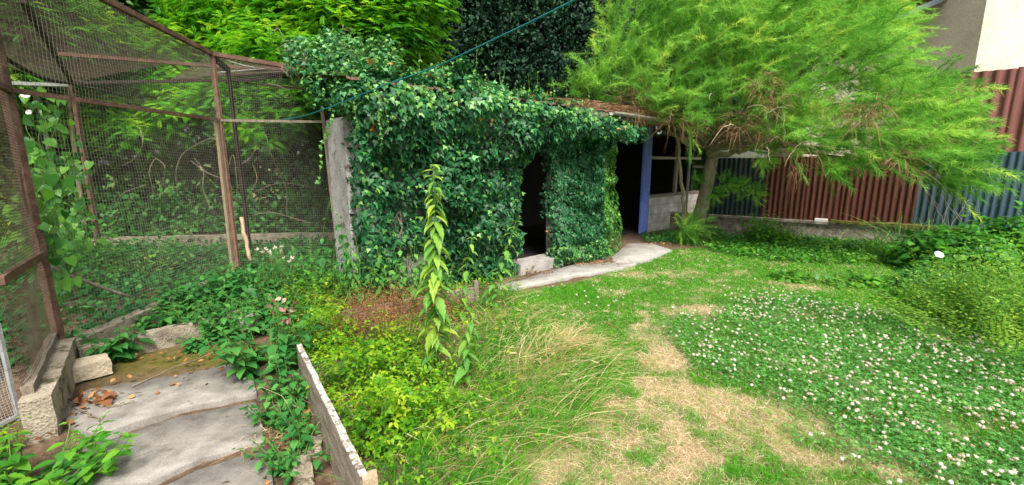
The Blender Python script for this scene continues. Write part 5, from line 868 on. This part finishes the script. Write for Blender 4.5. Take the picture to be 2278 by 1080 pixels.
for lb, px, py, h_, n in [('bright nettle bush against the low wall under the petrol sheet', 1685, 545, .66, 46), ('bright green weed beside it against the wall', 1735, 545, .50, 34), ('small weed at the wall below the loose coping stone', 1810, 545, .22, 9), ('small weed at the wall right of the coping stone', 1880, 553, .24, 9), ('dark weed at the tamarisk foot, left side', 1500, 535, .25, 10), ('dark weeds between tamarisk and low wall', 1620, 545, .35, 12)]:
    plant('nettle' if 'nettle' in lb else 'weed', lb, 'weed', clump(px, py, .32, n, h_, 0, .45), .11, 'bind' if 'bright' in lb else 'weed', 'weeds along the low wall', pairs=8, droop=.5, proto=OVL, v0=.5 if 'bright' in lb else .2, v1=1)
bushmass('shrub', 'reddish green bushy growth round the tamarisk foot', 'shrub', 1572, 540, .42, .3, .36, 900, .05, 'shrub', OVL, 0, None, 16, (0, .5))
n = 5200; P = sample(xy([(1560, 556), (1640, 530), (1760, 518), (1960, 530), (2120, 545), (2050, 590), (1800, 590), (1650, 575)]), lambda y: 850); n = len(P); b = B(); b.scat(OVL, np.c_[P, rng.uniform(.02, .12, n)], UP + rng.normal(0, .4, (n, 3)), rdir(n) * [1, 1, .4], rng.uniform(.04, .08, n), rng.random(n)); b.make('ground_cover', G['bind'], kind='stuff')
b = B(); P = sample(xy([(1430, 522), (1560, 515), (1560, 548), (1430, 540)]), lambda y: 600); n = len(P); b.scat(OVL, np.c_[P, rng.uniform(.02, .1, n)], UP + rng.normal(0, .4, (n, 3)), rdir(n) * [1, 1, .4], rng.uniform(.04, .07, n), rng.random(n)); b.make('ground_cover', G['weed'], kind='stuff')
gtg = 'tall grasses before the blue fence sheets'
for lb, px, py, h_, n in [('tall blue green grass before the slate sheets', 2040, 560, .75, 80), ('tall grass clump before the first blue sheet', 2150, 555, .95, 110), ('tall grass with pale seed heads at the right frame edge', 2240, 550, 1.1, 100), ('short arching grass at the wall, left of the slate sheets', 1960, 565, .5, 60)]:
    c = onz(px, py)[:2]; t = thing('tall_grass', lb, 'grass', (c[0], c[1], 0), gtg); b = B(); blades(b, c + rng.normal(0, .2, (n, 2)), rng.uniform(.5, 1, n) * h_ * 1.3, .020, rng.uniform(.2, 1.0, n), rng.uniform(.3, .9, n), k=7); b.make('blades', G['nettle'], t)
    if h_ > .9:
        b = B()
        for _ in range(7):
            p = np.array([c[0] + rng.normal(0, .2), c[1] + rng.normal(0, .1), h_ * rng.uniform(.75, 1.1)]); tt = np.linspace(0, 1, 6)[:, None]; b.tube(p + np.array([.1, 0, .05]) * tt - UP * tt ** 2 * .08, [.002, .007, .009, .008, .005, .001], 5, v=rng.random()); b.tube([[p[0] - .05, p[1], .1], p], .002, 4)
        b.make('seed_head', G['straw'], t)
# bare twiggy growth before the fence
b = B()
for k in range(9):
    px = rng.uniform(2040, 2160); a = ony(px, 530, 7.2); limb(b, a, ony(px + rng.uniform(-60, 60), rng.uniform(400, 450), 7.1), .005, .002, 10, .15, 4)
o = b.make('bare_twigs', G['greytwig']); o['label'] = 'thin bare twigs rising before the slate and blue sheets'; o['category'] = 'twigs'
# ------------------------------------------------------------------ litter, pink leaves, cord
lt = B()
for px, py, sx, sy, n, z in [(1290, 590, .5, .16, 240, .03), (1240, 580, .25, .2, 160, .02), (1180, 610, .3, .12, 60, .03), (1470, 548, .35, .12, 60, .04), (1640, 550, .3, .2, 40, .02), (1000, 700, .4, .3, 60, .04), (430, 800, .5, .15, 50, .03), (200, 890, .25, .1, 26, .04), (650, 700, .3, .3, 70, .1), (640, 1000, .12, .3, 60, .03), (1080, 640, .3, .08, 30, .04), (350, 860, .5, .2, 18, .04), (170, 940, .1, .2, 20, .03)]:
    c = onz(px, py); p = c + rng.normal(0, .6, (n, 3)) * [sx, sy, 0] + np.stack([np.zeros(n), np.zeros(n), rng.uniform(z, z + .02, n)], -1); lt.scat(OVL, p, UP + rng.normal(0, .5, (n, 3)), rdir(n) * [1, 1, .3], rng.uniform(.02, .05, n), rng.random(n))
lt.make('fallen_leaves', G['litter'], kind='stuff')
c = onz(222, 897, .04); b = B(); n = 16; b.scat(IVYL, c + rng.normal(0, .035, (n, 3)) * [1.8, 1, .3] + [0, 0, .015], UP + rng.normal(0, .6, (n, 3)), rdir(n), rng.uniform(.05, .08, n), rng.random(n) * .5); o = b.make('dead_leaf_cluster', G['seed']); o['label'] = 'curled brown dead leaves lying on the far path slab'; o['category'] = 'dead leaves'
b = B(); t = np.linspace(0, 1, 9)[:, None]
for a, c in [((165, 905), (225, 935)), ((240, 905), (300, 893)), ((290, 860), (520, 765)), ((120, 960), (160, 905))]: b.tube(onz(*a, .045) * (1 - t) + onz(*c, .045) * t + rng.normal(0, .006, (9, 3)), .004, 5)
o = b.make('fallen_twigs', G['twig']); o['label'] = 'thin brown fallen twigs scattered on the path slabs and moss'; o['category'] = 'twigs'
pk = thing('pink_leaved_weed', 'weed with withered pink leaves at the far tip of the long board', 'weed', onz(640, 760)); b = B(); l = B(); cc = ony(630, 690, 2.95); limb(b, onz(640, 770), cc, .006, .003, 8, .08, 5); n = 22; l.scat(OVL, cc + rng.normal(0, .045, (n, 3)) * [1.2, 1, 1.5], rdir(n) + UP * .3, rdir(n) * .6 + [0, 0, -.6], rng.uniform(.03, .06, n), rng.random(n)); b.make('stem', G['twig'], pk); l.make('leaves', G['pink'], pk)
pf = thing('wild_flower', 'cream and pink small flower heads in the weeds right of the corner post', 'flower', onz(600, 640)); b = B(); l = B()
for px, py in [(570, 555), (585, 560), (592, 555), (600, 562), (612, 552), (625, 560), (626, 550), (630, 576), (645, 582), (602, 567), (648, 575)]:
    c = ony(px, py, 4.5 + rng.normal(0, .05)); limb(b, up(c, 0), c, .003, .002, 6, .05, 4); n = 12; l = B(); l.scat(OVL, c + rng.normal(0, .006, (n, 3)), rdir(n), rdir(n) + [0, 0, .5], .022, rng.random(n)); l.make('flower', G['petal'], pf)
b.make('stem', G['stem'], pf)
cp = [(600, 272, 6.2), (680, 258, 5.3), (740, 237, 4.55), (860, 188, 3.85), (970, 150, 3.5), (1070, 102, 3.0), (1180, 50, 2.55), (1280, 0, 2.2), (1400, -70, 1.9), (1560, -170, 1.6)]
c = np.array([ony(*q) for q in cp]); t = np.linspace(0, len(c) - 1, 90); p = np.stack([np.interp(t, np.arange(len(c)), c[:, k]) for k in range(3)], -1)
for _ in range(6): p[1:-1] = (p[:-2] + p[1:-1] * 2 + p[2:]) / 4
b = B(); b.tube(p, .0054, 8); o = b.make('washing_line', G['cord'], smooth=True); o['label'] = 'teal cord stretched from the aviary rail up across the ivy to the top'; o['category'] = 'cord'
